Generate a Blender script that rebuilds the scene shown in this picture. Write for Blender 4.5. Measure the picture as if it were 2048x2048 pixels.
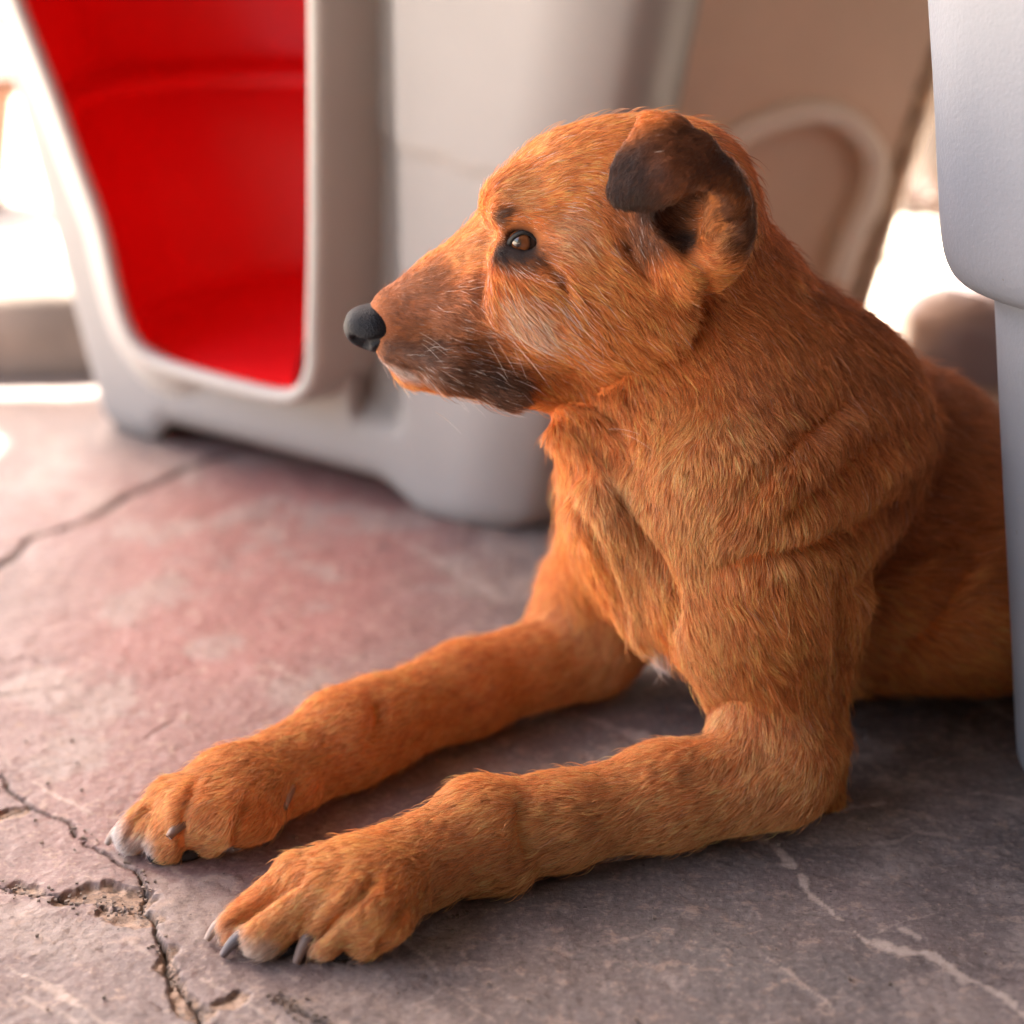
import bpy, math, random
import numpy as np
from mathutils import Vector, kdtree

R = math.radians
scene = bpy.context.scene
for o in list(bpy.data.objects):
    bpy.data.objects.remove(o)

# ------------------------------------------------------------------ camera, light, exposure
CAM_H, PITCH, FOV = 0.56, 20.0, 28.0
cam_d = bpy.data.cameras.new('camera')
cam = bpy.data.objects.new('camera', cam_d)
scene.collection.objects.link(cam)
cam.location = (0, 0, CAM_H)
cam.rotation_euler = (R(90 - PITCH), 0, 0)
cam_d.sensor_width = 36
cam_d.lens = 18 / math.tan(R(FOV / 2))
cam_d.clip_start = 0.05
cam_d.clip_end = 300
cam_d.dof.use_dof = True
cam_d.dof.focus_distance = 1.075
cam_d.dof.aperture_fstop = 3.5
scene.camera = cam

SUN_EL, SUN_AZ = 52.0, -34.0          # azimuth measured from +Y, negative = towards -X
world = bpy.data.worlds.new('World')
scene.world = world
world.use_nodes = True
wn, wl = world.node_tree.nodes, world.node_tree.links
wn.clear()
sky = wn.new('ShaderNodeTexSky')
sky.sky_type = 'NISHITA'
sky.sun_disc = False
sky.sun_elevation = R(SUN_EL)
sky.sun_rotation = R(SUN_AZ)
sky.dust_density = 3.0
sky.air_density = 1.0
wbg = wn.new('ShaderNodeBackground')
wbg.inputs[1].default_value = 0.13
warm = wn.new('ShaderNodeMix'); warm.data_type = 'RGBA'; warm.blend_type = 'MULTIPLY'
warm.inputs[0].default_value = 1.0
warm.inputs[7].default_value = (1.0, 0.85, 0.73, 1)
wout = wn.new('ShaderNodeOutputWorld')
wl.new(sky.outputs[0], warm.inputs[6])
wl.new(warm.outputs[2], wbg.inputs[0])
wl.new(wbg.outputs[0], wout.inputs[0])

sun_d = bpy.data.lights.new('sun', 'SUN')
sun_d.energy = 5.0
sun_d.angle = R(0.5)
sun_d.color = (1.0, 0.92, 0.80)
sun = bpy.data.objects.new('sun', sun_d)
scene.collection.objects.link(sun)
_dir = Vector((math.sin(R(SUN_AZ)) * math.cos(R(SUN_EL)), math.cos(R(SUN_AZ)) * math.cos(R(SUN_EL)), math.sin(R(SUN_EL))))
sun.rotation_euler = _dir.to_track_quat('Z', 'Y').to_euler()

scene.view_settings.view_transform = 'Standard'
scene.view_settings.look = 'None'
scene.view_settings.gamma = 1
scene.view_settings.exposure = 3.4
scene.cycles.max_bounces = 5
scene.cycles.diffuse_bounces = 4
scene.cycles.transmission_bounces = 3
scene.cycles.glossy_bounces = 3
scene.cycles.transparent_max_bounces = 8

# ------------------------------------------------------------------ helpers
rng = np.random.default_rng(7)
_p = R(PITCH)
CF = np.array([0, math.cos(_p), -math.sin(_p)])
CU = np.array([0, math.sin(_p), math.cos(_p)])
CC = np.array([0, 0, CAM_H])
FP = 1024 / math.tan(R(FOV / 2))

def _ray(x, y):
    return CF + (x - 1024) / FP * np.array([1., 0, 0]) + (1024 - y) / FP * CU

def W(x, y, Y):
    """surveyed point of the photograph at real distance Y"""
    d = _ray(x, y)
    return CC + d * (Y / d[1])

def G(x, y, z=0.0):
    """surveyed point of the photograph at real height z"""
    d = _ray(x, y)
    return CC + d * ((z - CAM_H) / d[2])

def link(o, parent=None):
    scene.collection.objects.link(o)
    if parent is not None:
        o.parent = parent
        o.location = tuple(Vector(o.location) - parent.location)
    return o

def tag(o, label=None, cat=None, group=None, kind=None):
    if label: o['label'] = label
    if cat: o['category'] = cat
    if group: o['group'] = group
    if kind: o['kind'] = kind
    return o

def empty(name, loc, label, cat, group=None):
    o = bpy.data.objects.new(name, None)
    o.location = tuple(loc)
    link(o)
    return tag(o, label, cat, group)

def mesh_np(name, V, Fc, mat, parent=None, smooth=True):
    """V (n,3) world coordinates, Fc (m,k) or list of faces"""
    me = bpy.data.meshes.new(name)
    V = np.asarray(V, dtype=np.float64)
    if isinstance(Fc, np.ndarray):
        m, k = Fc.shape
        me.vertices.add(len(V)); me.vertices.foreach_set('co', V.ravel())
        me.loops.add(m * k); me.loops.foreach_set('vertex_index', Fc.astype(np.int32).ravel())
        me.polygons.add(m)
        me.polygons.foreach_set('loop_start', np.arange(0, m * k, k, dtype=np.int32))
        me.update(calc_edges=True)
    else:
        me.from_pydata([tuple(v) for v in V], [], [tuple(int(i) for i in f) for f in Fc])
    me.validate()
    if smooth:
        me.polygons.foreach_set('use_smooth', np.ones(len(me.polygons), dtype=bool))
    me.materials.append(mat)
    o = bpy.data.objects.new(name, me)
    link(o, parent)
    return o

def grid_faces(nu, nv, wrap=False):
    i = np.arange(nu if wrap else nu - 1)[:, None]
    j = np.arange(nv - 1)[None, :]
    i2 = (i + 1) % nu
    f = np.stack([i * nv + j + 0 * i, i2 * nv + j, i2 * nv + j + 1, i * nv + j + 1], -1)
    return f.reshape(-1, 4)

def vnoise(p, scale, seed=0):
    """value noise in [-1,1] of points (n,3) or (n,2)"""
    p = np.asarray(p, dtype=np.float64) * scale + 1000.5
    n = p.shape[1]
    i = np.floor(p).astype(np.int64); f = p - i
    f = f * f * (3 - 2 * f)
    out = np.zeros(len(p))
    pr = [73856093, 19349663, 83492791]
    for c in range(2 ** n):
        w = np.ones(len(p)); h = np.full(len(p), seed * 2654435761 + 12345, dtype=np.int64)
        for a in range(n):
            b = (c >> a) & 1
            w = w * (f[:, a] if b else 1 - f[:, a])
            h = h ^ ((i[:, a] + b) * pr[a])
        h = (h ^ (h >> 13)) * 1274126177
        h = (h ^ (h >> 16)) & 0xFFFFFF
        out += w * (h / 8388607.5 - 1)
    return out

def fbm(p, scale, octs=4, seed=0, gain=.5):
    s = np.zeros(len(p)); a = 1.0; t = 0
    for o in range(octs):
        s += a * vnoise(p, scale * 2 ** o, seed + o * 17); t += a; a *= gain
    return s / t

def smooth01(x, a, b):
    t = np.clip((x - a) / (b - a), 0, 1)
    return t * t * (3 - 2 * t)

def seg_dist(P, pl):
    """distance of 2D points to a polyline, and the arc length parameter"""
    best = np.full(len(P), 1e9); par = np.zeros(len(P)); s0 = 0
    for a, b in zip(pl[:-1], pl[1:]):
        a = np.array(a[:2]); b = np.array(b[:2]); ab = b - a; L = np.linalg.norm(ab)
        t = np.clip(((P - a) @ ab) / (L * L + 1e-12), 0, 1)
        d = np.linalg.norm(P - (a + t[:, None] * ab), axis=1)
        m = d < best
        best[m] = d[m]; par[m] = s0 + t[m] * L
        s0 += L
    return best, par

def resample(pts, n, closed=False):
    """Catmull-Rom through points, n samples"""
    pts = np.array(pts, float); m = len(pts)
    out = []
    segs = m if closed else m - 1
    for q in range(n):
        t = q / (n if closed else n - 1) * segs
        i = min(int(t), segs - 1); f = t - i
        if closed:
            p0, p1, p2, p3 = (pts[(i + k) % m] for k in (-1, 0, 1, 2))
        else:
            p0, p1, p2, p3 = pts[max(i - 1, 0)], pts[i], pts[i + 1], pts[min(i + 2, m - 1)]
        out.append(.5 * (2 * p1 + (p2 - p0) * f + (2 * p0 - 5 * p1 + 4 * p2 - p3) * f * f + (3 * p1 - p0 - 3 * p2 + p3) * f ** 3))
    return np.array(out)

# ------------------------------------------------------------------ materials
def new_mat(name):
    m = bpy.data.materials.new(name); m.use_nodes = True
    nt = m.node_tree
    b = nt.nodes['Principled BSDF']
    return m, nt, b

def N(nt, typ, **kw):
    n = nt.nodes.new(typ)
    for k, v in kw.items():
        setattr(n, k, v)
    return n

def plastic(name, col, rough=.45, spec=.5, speck=.04, bump=.05, dirt=None, sss=0):
    m, nt, b = new_mat(name); L = nt.links
    tc = N(nt, 'ShaderNodeTexCoord')
    n1 = N(nt, 'ShaderNodeTexNoise'); n1.inputs['Scale'].default_value = 9; n1.inputs['Detail'].default_value = 6
    n2 = N(nt, 'ShaderNodeTexNoise'); n2.inputs['Scale'].default_value = 420; n2.inputs['Detail'].default_value = 2
    L.new(tc.outputs['Object'], n1.inputs[0]); L.new(tc.outputs['Object'], n2.inputs[0])
    r = N(nt, 'ShaderNodeValToRGB')
    r.color_ramp.elements[0].position = .3; r.color_ramp.elements[1].position = .7
    r.color_ramp.elements[0].color = (*[c * (1 - speck * 1.5) for c in col], 1)
    r.color_ramp.elements[1].color = (*[min(1, c * (1 + speck)) for c in col], 1)
    L.new(n1.outputs[0], r.inputs[0])
    src = r.outputs[0]
    if dirt:
        v = N(nt, 'ShaderNodeTexNoise'); v.inputs['Scale'].default_value = 230; v.inputs['Detail'].default_value = 3
        L.new(tc.outputs['Object'], v.inputs[0])
        rr = N(nt, 'ShaderNodeValToRGB')
        rr.color_ramp.elements[0].position = .235; rr.color_ramp.elements[0].color = (1, 1, 1, 1)
        rr.color_ramp.elements[1].position = .255; rr.color_ramp.elements[1].color = (0, 0, 0, 1)
        L.new(v.outputs[0], rr.inputs[0])
        mx = N(nt, 'ShaderNodeMix', data_type='RGBA')
        L.new(rr.outputs[0], mx.inputs[0]); L.new(src, mx.inputs[6]); mx.inputs[7].default_value = (*dirt, 1)
        src = mx.outputs[2]
    L.new(src, b.inputs['Base Color'])
    mr = N(nt, 'ShaderNodeMapRange'); mr.inputs[3].default_value = rough - .08; mr.inputs[4].default_value = rough + .12
    L.new(n1.outputs[0], mr.inputs[0]); L.new(mr.outputs[0], b.inputs['Roughness'])
    bp = N(nt, 'ShaderNodeBump'); bp.inputs['Strength'].default_value = bump * 4; bp.inputs['Distance'].default_value = .0006
    L.new(n2.outputs[0], bp.inputs['Height']); L.new(bp.outputs[0], b.inputs['Normal'])
    b.inputs['Specular IOR Level'].default_value = spec
    return m

M_shell = plastic('beige_plastic', (.275, .262, .255), .62, .3)
M_frame = plastic('pale_frame_plastic', (.37, .35, .33), .5, .35)
M_red = plastic('red_plastic', (.76, .009, .013), .42)
M_sand = plastic('sand_plastic', (.80, .60, .45), .6, .3)
M_grey = plastic('cool_grey_plastic', (.215, .228, .262), .55, dirt=(.16, .13, .12), bump=.12)
M_archrim = plastic('pale_sand_plastic', (.88, .76, .64), .55, .3)
M_rock = plastic('brown_rock', (.22, .17, .14), .8, speck=.3)
M_terra = plastic('terracotta', (.16, .065, .035), .7, speck=.25)
M_leaf = plastic('dry_leaf_tissue', (.050, .016, .005), .7, speck=.3)
M_trunk = plastic('bark', (.055, .034, .022), .9, speck=.35)
M_shade_roof = plastic('shade_boards', (.060, .045, .036), .8)  # kept dark so the added roof bounces little light
M_light_block = plastic('light_block_dark', (.055, .042, .035), .85)  # kept dark so the added walls bounce little light
M_bowl = plastic('dark_bowl_plastic', (.20, .15, .15), .4)
# ------------------------------------------------------------------ the setting
def stone_floor():
    def axis(lo, hi, step, far_lo, far_hi, g=1.13):
        a = list(np.arange(lo, hi, step))
        s = step; x = a[-1]
        while x < far_hi:
            s *= g; x += s; a.append(x)
        s = step; x = a[0]
        while x > far_lo:
            s *= g; x -= s; a.insert(0, x)
        return np.array(a)
    xs = axis(-.42, .42, .0014, -.80, 2.0)
    ys = axis(.80, 1.30, .0015, -1.5, 1.92, 1.02)
    X, Y = np.meshgrid(xs, ys, indexing='ij')
    P = np.stack([X.ravel(), Y.ravel()], 1)
    n = len(P)
    wob = np.stack([fbm(P, 55, 4, 3), fbm(P, 55, 4, 9)], 1) * .0045
    Q = P + wob
    H = fbm(P, 7, 3, 21) * .0012 + fbm(P, 40, 4, 5) * .0008 + np.abs(fbm(P, 90, 4, 6, .6)) * .0010
    # flaky layered relief of slate
    lay = fbm(P * np.array([1, 1.4]), 16, 6, 31, .58)
    steps = np.floor(lay * 7) / 7
    soft = smooth01(lay * 7 - np.floor(lay * 7), .0, .16) / 7
    H += (steps + soft) * .0022
    crack = np.zeros(n); chip = np.zeros(n); vein = np.zeros(n)

    def gp(pts):
        return [tuple(G(x, y)[:2]) for x, y in pts]
    def add_crack(pts, w, depth, amt=1.0, rnd=.5, seed=1):
        nonlocal H
        d, s = seg_dist(Q, gp(pts))
        ww = w * (1 + rnd * vnoise(np.stack([s, s * 0], 1), 60, seed))
        m = 1 - smooth01(d, ww * .5, ww * 1.5)
        H = H - m * depth
        np.maximum(crack, m * amt, out=crack)
    def add_chip(pts, w, depth, seed=1, one_side=None):
        nonlocal H
        d, s = seg_dist(Q, gp(pts))
        d = d + fbm(P, 110, 4, seed) * w * .8 + vnoise(np.stack([s, s * 0], 1), 28, seed + 3) * w * .5
        m = 1 - smooth01(d, w * .75, w * .95)
        H = H - m * (depth + .0016 * fbm(P, 150, 4, seed + 1)) 
        np.maximum(chip, m, out=chip)
    c1 = [(-300, 1380), (0, 1555), (50, 1605), (130, 1645), (170, 1690), (225, 1720), (282, 1742), (286, 1790), (292, 1822), (320, 1880), (345, 1945), (385, 2000), (420, 2100), (460, 2300)]
    add_chip([(40, 1770), (80, 1790)], .0060, .0022, 4)
    add_chip([(160, 1795), (225, 1790), (275, 1800)], .0105, .0032, 5)
    add_chip([(235, 1830), (275, 1840)], .0095, .0018, 6)
    add_chip([(5, 1632), (38, 1620)], .0058, .002, 7)
    add_chip([(330, 1900), (345, 1960), (375, 2010), (400, 2040)], .0060, .0024, 8)
    add_chip([(440, 2012), (470, 1996)], .0055, .0018, 9)
    add_chip([(560, 1994), (585, 2012)], .003, .002, 10)
    add_crack(c1, .0006, .0030, 1, .5, 1)
    add_crack([(-200, 1740), (0, 1772), (60, 1788), (160, 1802), (210, 1814), (292, 1824)], .0007, .003, 1, .8, 2)
    add_crack([(-100, 1650), (0, 1632), (48, 1612)], .0006, .003, 1, .5, 3)
    add_crack([(318, 1880), (335, 1925), (340, 1975)], .0006, .003, .9, .5, 4)
    add_crack([(560, 1992), (600, 2020), (660, 2050), (720, 2100)], .0007, .0025, .9, .8, 5)
    add_crack([(-200, 1240), (0, 1130), (60, 1080), (180, 1040), (260, 990), (350, 950), (470, 900), (640, 865), (900, 840)], .0035, .003, .8, .4, 6)
    add_crack([(0, 1388), (120, 1380)], .0007, .001, .5, .9, 7)
    add_crack([(290, 1480), (330, 1450), (350, 1445)], .0009, .001, .5, .9, 8)

    def add_vein(pts, w, seed, amt=1):
        d, s = seg_dist(Q, gp(pts))
        d = d + fbm(P, 130, 4, seed) * w * 1.2
        k = w * (1 + .8 * vnoise(np.stack([s, s * 0], 1), 30, seed))
        np.maximum(vein, (1 - smooth01(d, k * .4, k)) * amt, out=vein)
    add_vein([(1480, 1640), (1540, 1690), (1590, 1735)], .0046, 41, 1)
    add_vein([(1600, 1755), (1640, 1800), (1700, 1850), (1730, 1880)], .0028, 42)
    add_vein([(1730, 1880), (1800, 1902), (1860, 1912), (1930, 1950), (2010, 2000), (2100, 2060)], .0040, 43)
    add_vein([(1790, 1850), (1840, 1880)], .0016, 44, .8)
    add_vein([(1680, 1620), (1760, 1605)], .004, 45, .8)
    add_vein([(1150, 1425), (1220, 1450), (1290, 1480)], .0055, 46, .55)
    add_vein([(1900, 1340), (1960, 1400), (2030, 1440)], .005, 47, .5)
    add_vein([(1690, 1640), (1740, 1650), (1820, 1640)], .0018, 48, .5)
    add_vein([(800, 1080), (900, 1140), (1000, 1200)], .006, 49, .35)
    # hairline scratches and pale mineral threads
    rs = np.random.default_rng(12)
    for q in range(46):
        x = rs.uniform(-100, 2100); y = rs.uniform(1150, 2100); an = rs.uniform(-.5, .9); Ls = rs.uniform(40, 260)
        pl = [(x + Ls * k * math.cos(an) / 3 + rs.normal(0, 6), y + Ls * k * math.sin(an) / 3 + rs.normal(0, 6)) for k in range(4)]
        add_vein(pl, rs.uniform(.0007, .0016), 200 + q, rs.uniform(.25, .7))
    for q in range(16):
        x = rs.uniform(-50, 2050); y = rs.uniform(1250, 2050); an = rs.uniform(-.6, .9); Ls = rs.uniform(50, 200)
        pl = [(x + Ls * k * math.cos(an) / 4 + rs.normal(0, 8), y + Ls * k * math.sin(an) / 4 + rs.normal(0, 8)) for k in range(5)]
        add_crack(pl, .0005, .0008, rs.uniform(.2, .5), .9, 300 + q)
    V = np.concatenate([P, H[:, None]], 1)
    # painted-in floor zones: pink patch as red reflected light, plus general stone tint
    pink = np.zeros(n)
    for (x, y, r, a) in [(520, 1060, .12, 1.0), (640, 1130, .10, .45), (330, 1250, .14, .40), (180, 1500, .12, .22), (420, 1420, .12, .28), (120, 1900, .12, .10), (560, 1700, .08, .2), (60, 980, .1, .3)]:
        c = G(x, y)[:2]
        q = (P - c) * np.array([1, .6])
        pink += a * np.exp(-(q ** 2).sum(1) / (r * r))
    pink = np.clip(pink + .25 * fbm(P, 9, 4, 51), 0, 1)
    pale = np.clip(smooth01(-fbm(P, 17, 6, 61, .6) - .02 * P[:, 0], .06, .34), 0, 1)
    m, nt, b = new_mat('slate_paving'); L = nt.links
    o = mesh_np('floor', V, grid_faces(len(xs), len(ys)), m)
    tag(o, kind='structure')
    ca = o.data.attributes.new('zones', 'FLOAT_COLOR', 'POINT')
    ca.data.foreach_set('color', np.stack([crack, chip, vein, pink], 1).astype(np.float32).ravel())
    cb = o.data.attributes.new('pale', 'FLOAT', 'POINT')
    cb.data.foreach_set('value', pale.astype(np.float32))
    at = N(nt, 'ShaderNodeAttribute', attribute_name='zones')
    ap = N(nt, 'ShaderNodeAttribute', attribute_name='pale')
    sp = N(nt, 'ShaderNodeSeparateColor'); L.new(at.outputs['Color'], sp.inputs[0])
    tc = N(nt, 'ShaderNodeTexCoord')
    def noise(s, d=6, rough=.55):
        k = N(nt, 'ShaderNodeTexNoise'); k.inputs['Scale'].default_value = s; k.inputs['Detail'].default_value = d
        k.inputs['Roughness'].default_value = rough; L.new(tc.outputs['Object'], k.inputs[0]); return k
    def mix(f, a, c, blend='MIX'):
        k = N(nt, 'ShaderNodeMix', data_type='RGBA', blend_type=blend)
        for s, i in ((f, 0), (a, 6), (c, 7)):
            if isinstance(s, (int, float)): k.inputs[i].default_value = s
            elif isinstance(s, tuple): k.inputs[i].default_value = (*s, 1)
            else: L.new(s, k.inputs[i])
        return k.outputs[2]
    def ramp(src, p0, p1, c0=0., c1=1.):
        k = N(nt, 'ShaderNodeMapRange'); L.new(src, k.inputs[0])
        k.inputs[1].default_value = p0; k.inputs[2].default_value = p1; k.inputs[3].default_value = c0; k.inputs[4].default_value = c1
        return k.outputs[0]
    base = mix(ramp(noise(12).outputs[0], .35, .68), (.175, .135, .125), (.27, .222, .212))
    base = mix(ramp(noise(3.2, 5).outputs[0], .45, .65), base, (.20, .182, .180))
    base = mix(at.outputs['Alpha'], base, (.38, .165, .15))
    base = mix(ramp(ap.outputs['Fac'], 0, 1, 0, .6), base, (.40, .325, .295))
    fine = noise(260, 5, .7)
    base = mix(ramp(fine.outputs[0], .53, .68, 0, .55), base, (.50, .41, .36))
    base = mix(ramp(fine.outputs[0], .47, .34, 0, .5), base, (.08, .062, .055))
    fl = noise(70, 8, .75)
    base = mix(ramp(fl.outputs[0], .54, .62, 0, .6), base, (.52, .39, .32))
    base = mix(ramp(noise(38, 7, .7).outputs[0], .42, .30, 0, .5), base, (.13, .10, .095))
    pits = noise(330, 1, .5)
    base = mix(ramp(pits.outputs[0], .24, .20), base, (.05, .04, .04))
    base = mix(1.0, base, (.74, .735, .73), 'MULTIPLY')
    base = mix(sp.outputs[2], base, (.44, .355, .305))
    chipc = mix(ramp(noise(120, 6, .7).outputs[0], .35, .65), (.19, .12, .08), (.42, .29, .21))
    chipc = mix(ramp(noise(300, 4, .7).outputs[0], .5, .4, 0, .75), chipc, (.07, .05, .04))
    base = mix(sp.outputs[1], base, chipc)
    base = mix(sp.outputs[0], base, (.035, .028, .025))
    L.new(base, b.inputs['Base Color'])
    L.new(ramp(fl.outputs[0], .3, .7, .42, .72), b.inputs['Roughness'])
    b.inputs['Specular IOR Level'].default_value = .4
    b1 = N(nt, 'ShaderNodeBump'); b1.inputs['Strength'].default_value = .7; b1.inputs['Distance'].default_value = .0007
    L.new(fine.outputs[0], b1.inputs['Height'])
    b2 = N(nt, 'ShaderNodeBump'); b2.inputs['Strength'].default_value = .7; b2.inputs['Distance'].default_value = .002
    L.new(fl.outputs[0], b2.inputs['Height']); L.new(b1.outputs[0], b2.inputs['Normal'])
    L.new(b2.outputs[0], b.inputs['Normal'])
    return o
stone_floor()

def ground():
    m, nt, b = new_mat('pale_sandy_ground'); L = nt.links
    tc = N(nt, 'ShaderNodeTexCoord')
    n = N(nt, 'ShaderNodeTexNoise'); n.inputs['Scale'].default_value = 3; n.inputs['Detail'].default_value = 8
    L.new(tc.outputs['Object'], n.inputs[0])
    r = N(nt, 'ShaderNodeValToRGB')
    r.color_ramp.elements[0].position = .3; r.color_ramp.elements[0].color = (.50, .43, .35, 1)
    r.color_ramp.elements[1].position = .7; r.color_ramp.elements[1].color = (.66, .60, .52, 1)
    L.new(n.outputs[0], r.inputs[0]); L.new(r.outputs[0], b.inputs['Base Color'])
    b.inputs['Roughness'].default_value = .9
    S = 60.
    xs = np.linspace(-S, S, 61); X, Y = np.meshgrid(xs, xs, indexing='ij')
    P = np.stack([X.ravel(), Y.ravel()], 1)
    d = np.maximum(np.abs(P[:, 0] - .5) - 4, np.abs(P[:, 1] - .5) - 3)
    z = -.02 + .25 * fbm(P, .08, 3, 4) * smooth01(d, 4, 20)
    o = mesh_np('ground', np.column_stack([P, z]), grid_faces(61, 61), m)
    tag(o, kind='structure')
ground()

def box_np(c, s):
    c = np.array(c); s = np.array(s) / 2
    v = np.array([[x, y, z] for x in (-1, 1) for y in (-1, 1) for z in (-1, 1)]) * s + c
    f = [(0, 1, 3, 2), (4, 6, 7, 5), (0, 4, 5, 1), (2, 3, 7, 6), (0, 2, 6, 4), (1, 5, 7, 3)]
    return v, f

def multi_box(name, boxes, mat, parent=None, bevel=.01):
    V = []; F = []
    for c, s in boxes:
        v, f = box_np(c, s); k = len(V)
        V += list(v); F += [tuple(i + k for i in q) for q in f]
    o = mesh_np(name, V, F, mat, parent, smooth=False)
    if bevel:
        md = o.modifiers.new('bevel', 'BEVEL'); md.width = bevel; md.segments = 2
    return o

# unseen roof added to keep the sun off the dog (boards on rafters, four posts)
SHADE_ROOF = dict(x0=-1.30, x1=3.6, y0=-2.6, y1=3.10, z=1.95)
def add_shade_roof():
    r = SHADE_ROOF
    e = empty('shade_roof', (1, .3, 0), 'unseen boarded roof on posts added to shade the stone floor', 'roof')
    nb = 24; w = (r['x1'] - r['x0']) / nb
    multi_box('shade_boards', [((r['x0'] + (i + .5) * w, (r['y0'] + r['y1']) / 2, r['z'] + .012), (w + .002 * (i % 2), r['y1'] - r['y0'], .02 + .003 * (i % 2))) for i in range(nb)], M_shade_roof, e, 0)
    for i in range(6):
        y = r['y0'] + .1 + i * (r['y1'] - r['y0'] - .2) / 5
        multi_box('shade_rafter', [(((r['x0'] + r['x1']) / 2, y, r['z'] - .065), (r['x1'] - r['x0'] - .02, .07, .13))], M_shade_roof, e, .004)
    for x, y in ((r['x0'] + .1, r['y0'] + .1), (r['x1'] - .1, r['y1'] - .1), (r['x1'] - .1, r['y0'] + .1)):
        multi_box('shade_post', [((x, y, (r['z'] - .13) / 2), (.1, .1, r['z'] - .13))], M_shade_roof, e, .006)
add_shade_roof()
w = multi_box('light_block_side', [((1.35, 1.6, .875), (.2, 5.8, 1.75))], M_light_block, None, .01)  # unseen wall added to cut the light from the right
tag(w, 'unseen dark wall added beside the stone floor to block light', 'wall')
w = multi_box('light_block_end', [((-.05, -.75, .875), (2.6, .2, 1.75))], M_light_block, None, .01)  # unseen wall added to block light from behind the camera
tag(w, 'unseen dark wall added at the near end to block light', 'wall')
# ------------------------------------------------------------------ signed distance modelling
class Field:
    def __init__(s, lo, hi, h):
        s.lo = np.array(lo, float); s.h = h
        s.n = np.ceil((np.array(hi) - s.lo) / h).astype(int) + 1
        s.D = np.full(s.n, .06, dtype=np.float32)
        s.prims = []
    def sub(s, lo, hi, mg):
        a = np.clip(np.floor((lo - mg - s.lo) / s.h).astype(int), 0, s.n - 1)
        b = np.clip(np.ceil((hi + mg - s.lo) / s.h).astype(int) + 1, 1, s.n)
        if np.any(b <= a): return None
        ax = [(s.lo[i] + s.h * np.arange(a[i], b[i])) for i in range(3)]
        X = np.stack(np.meshgrid(*ax, indexing='ij'), -1)
        return tuple(slice(a[i], b[i]) for i in range(3)), X.reshape(-1, 3), tuple(b - a)
    def merge(s, fn, lo, hi, k, op):
        r = s.sub(np.array(lo), np.array(hi), k + 3 * s.h + .008)
        if r is None: return
        sl, X, sh = r
        d = fn(X).reshape(sh).astype(np.float32)
        D = s.D[sl]
        if op > 0:
            h = np.maximum(k - np.abs(D - d), 0) / k
            s.D[sl] = np.minimum(D, d) - h * h * k * .25
        else:
            d = -d
            h = np.maximum(k - np.abs(D - d), 0) / k
            s.D[sl] = np.maximum(D, d) + h * h * k * .25
    def surface(s):
        D = s.D; n = s.n; sg = D < 0
        c = np.zeros(np.array(n) - 1, dtype=np.int8)
        for dx in (0, 1):
            for dy in (0, 1):
                for dz in (0, 1):
                    c += sg[dx:n[0] - 1 + dx, dy:n[1] - 1 + dy, dz:n[2] - 1 + dz]
        act = (c > 0) & (c < 8)
        idx = np.full(act.shape, -1, dtype=np.int64)
        ii = np.argwhere(act); idx[act] = np.arange(len(ii))
        acc = np.zeros((len(ii), 3)); cnt = np.zeros(len(ii))
        cor = [np.array(q) for q in ((0,0,0),(1,0,0),(0,1,0),(1,1,0),(0,0,1),(1,0,1),(0,1,1),(1,1,1))]
        val = [D[tuple((ii + q).T)] for q in cor]
        for a in range(8):
            for b in range(a + 1, 8):
                df = cor[b] - cor[a]
                if np.abs(df).sum() != 1: continue
                va, vb = val[a], val[b]
                m = (va < 0) != (vb < 0)
                t = np.where(m, va / np.where(m, va - vb, 1), 0)
                acc[m] += (cor[a] + t[m, None] * df); cnt[m] += 1
        V = s.lo + s.h * (ii + acc / cnt[:, None])
        F = []
        for ax in range(3):
            u, v = [(1, 2), (2, 0), (0, 1)][ax]
            sa = [slice(1, n[i] - 1) for i in range(3)]; sb = list(sa)
            sa[ax] = slice(0, n[ax] - 1); sb[ax] = slice(1, n[ax])
            A = sg[tuple(sa)]; B = sg[tuple(sb)]
            e = np.argwhere(A != B)
            base = e.copy()
            for i in range(3):
                if i != ax: base[:, i] += 1
            inside = A[tuple(e.T)]
            def cell(du, dv):
                q = base.copy(); q[:, u] -= du; q[:, v] -= dv
                return idx[tuple(q.T)]
            q = np.stack([cell(1, 1), cell(0, 1), cell(0, 0), cell(1, 0)], 1)
            q[~inside] = q[~inside][:, ::-1]
            F.append(q)
        return V, np.concatenate(F)

def sd_cone(P, a, b, ra, rb, sq=None):
    """tapered capsule; sq = (axis, factor) thins it along axis"""
    a = np.asarray(a, float); b = np.asarray(b, float)
    if sq is not None:
        n, f = np.asarray(sq[0], float), sq[1]
        n = n / np.linalg.norm(n)
        P = P + ((P - a) @ n)[:, None] * n * (f - 1)
        b = b + ((b - a) @ n) * n * (f - 1)
    ab = b - a; L2 = ab @ ab
    t = np.clip(((P - a) @ ab) / (L2 + 1e-12), 0, 1)
    return np.linalg.norm(P - a - t[:, None] * ab, axis=1) - (ra + (rb - ra) * t)

def rot_to(axis, up=(0, 0, 1)):
    x = np.array(axis, float); x /= np.linalg.norm(x)
    z = np.array(up, float); z -= x * (z @ x); z /= np.linalg.norm(z)
    return np.stack([x, np.cross(z, x), z])       # rows: local axes

def sd_ell(P, c, r, M=None):
    q = P - c
    if M is not None: q = q @ M.T
    r = np.array(r)
    k0 = np.linalg.norm(q / r, axis=1); k1 = np.linalg.norm(q / (r * r), axis=1) + 1e-9
    return k0 * (k0 - 1) / k1

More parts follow.
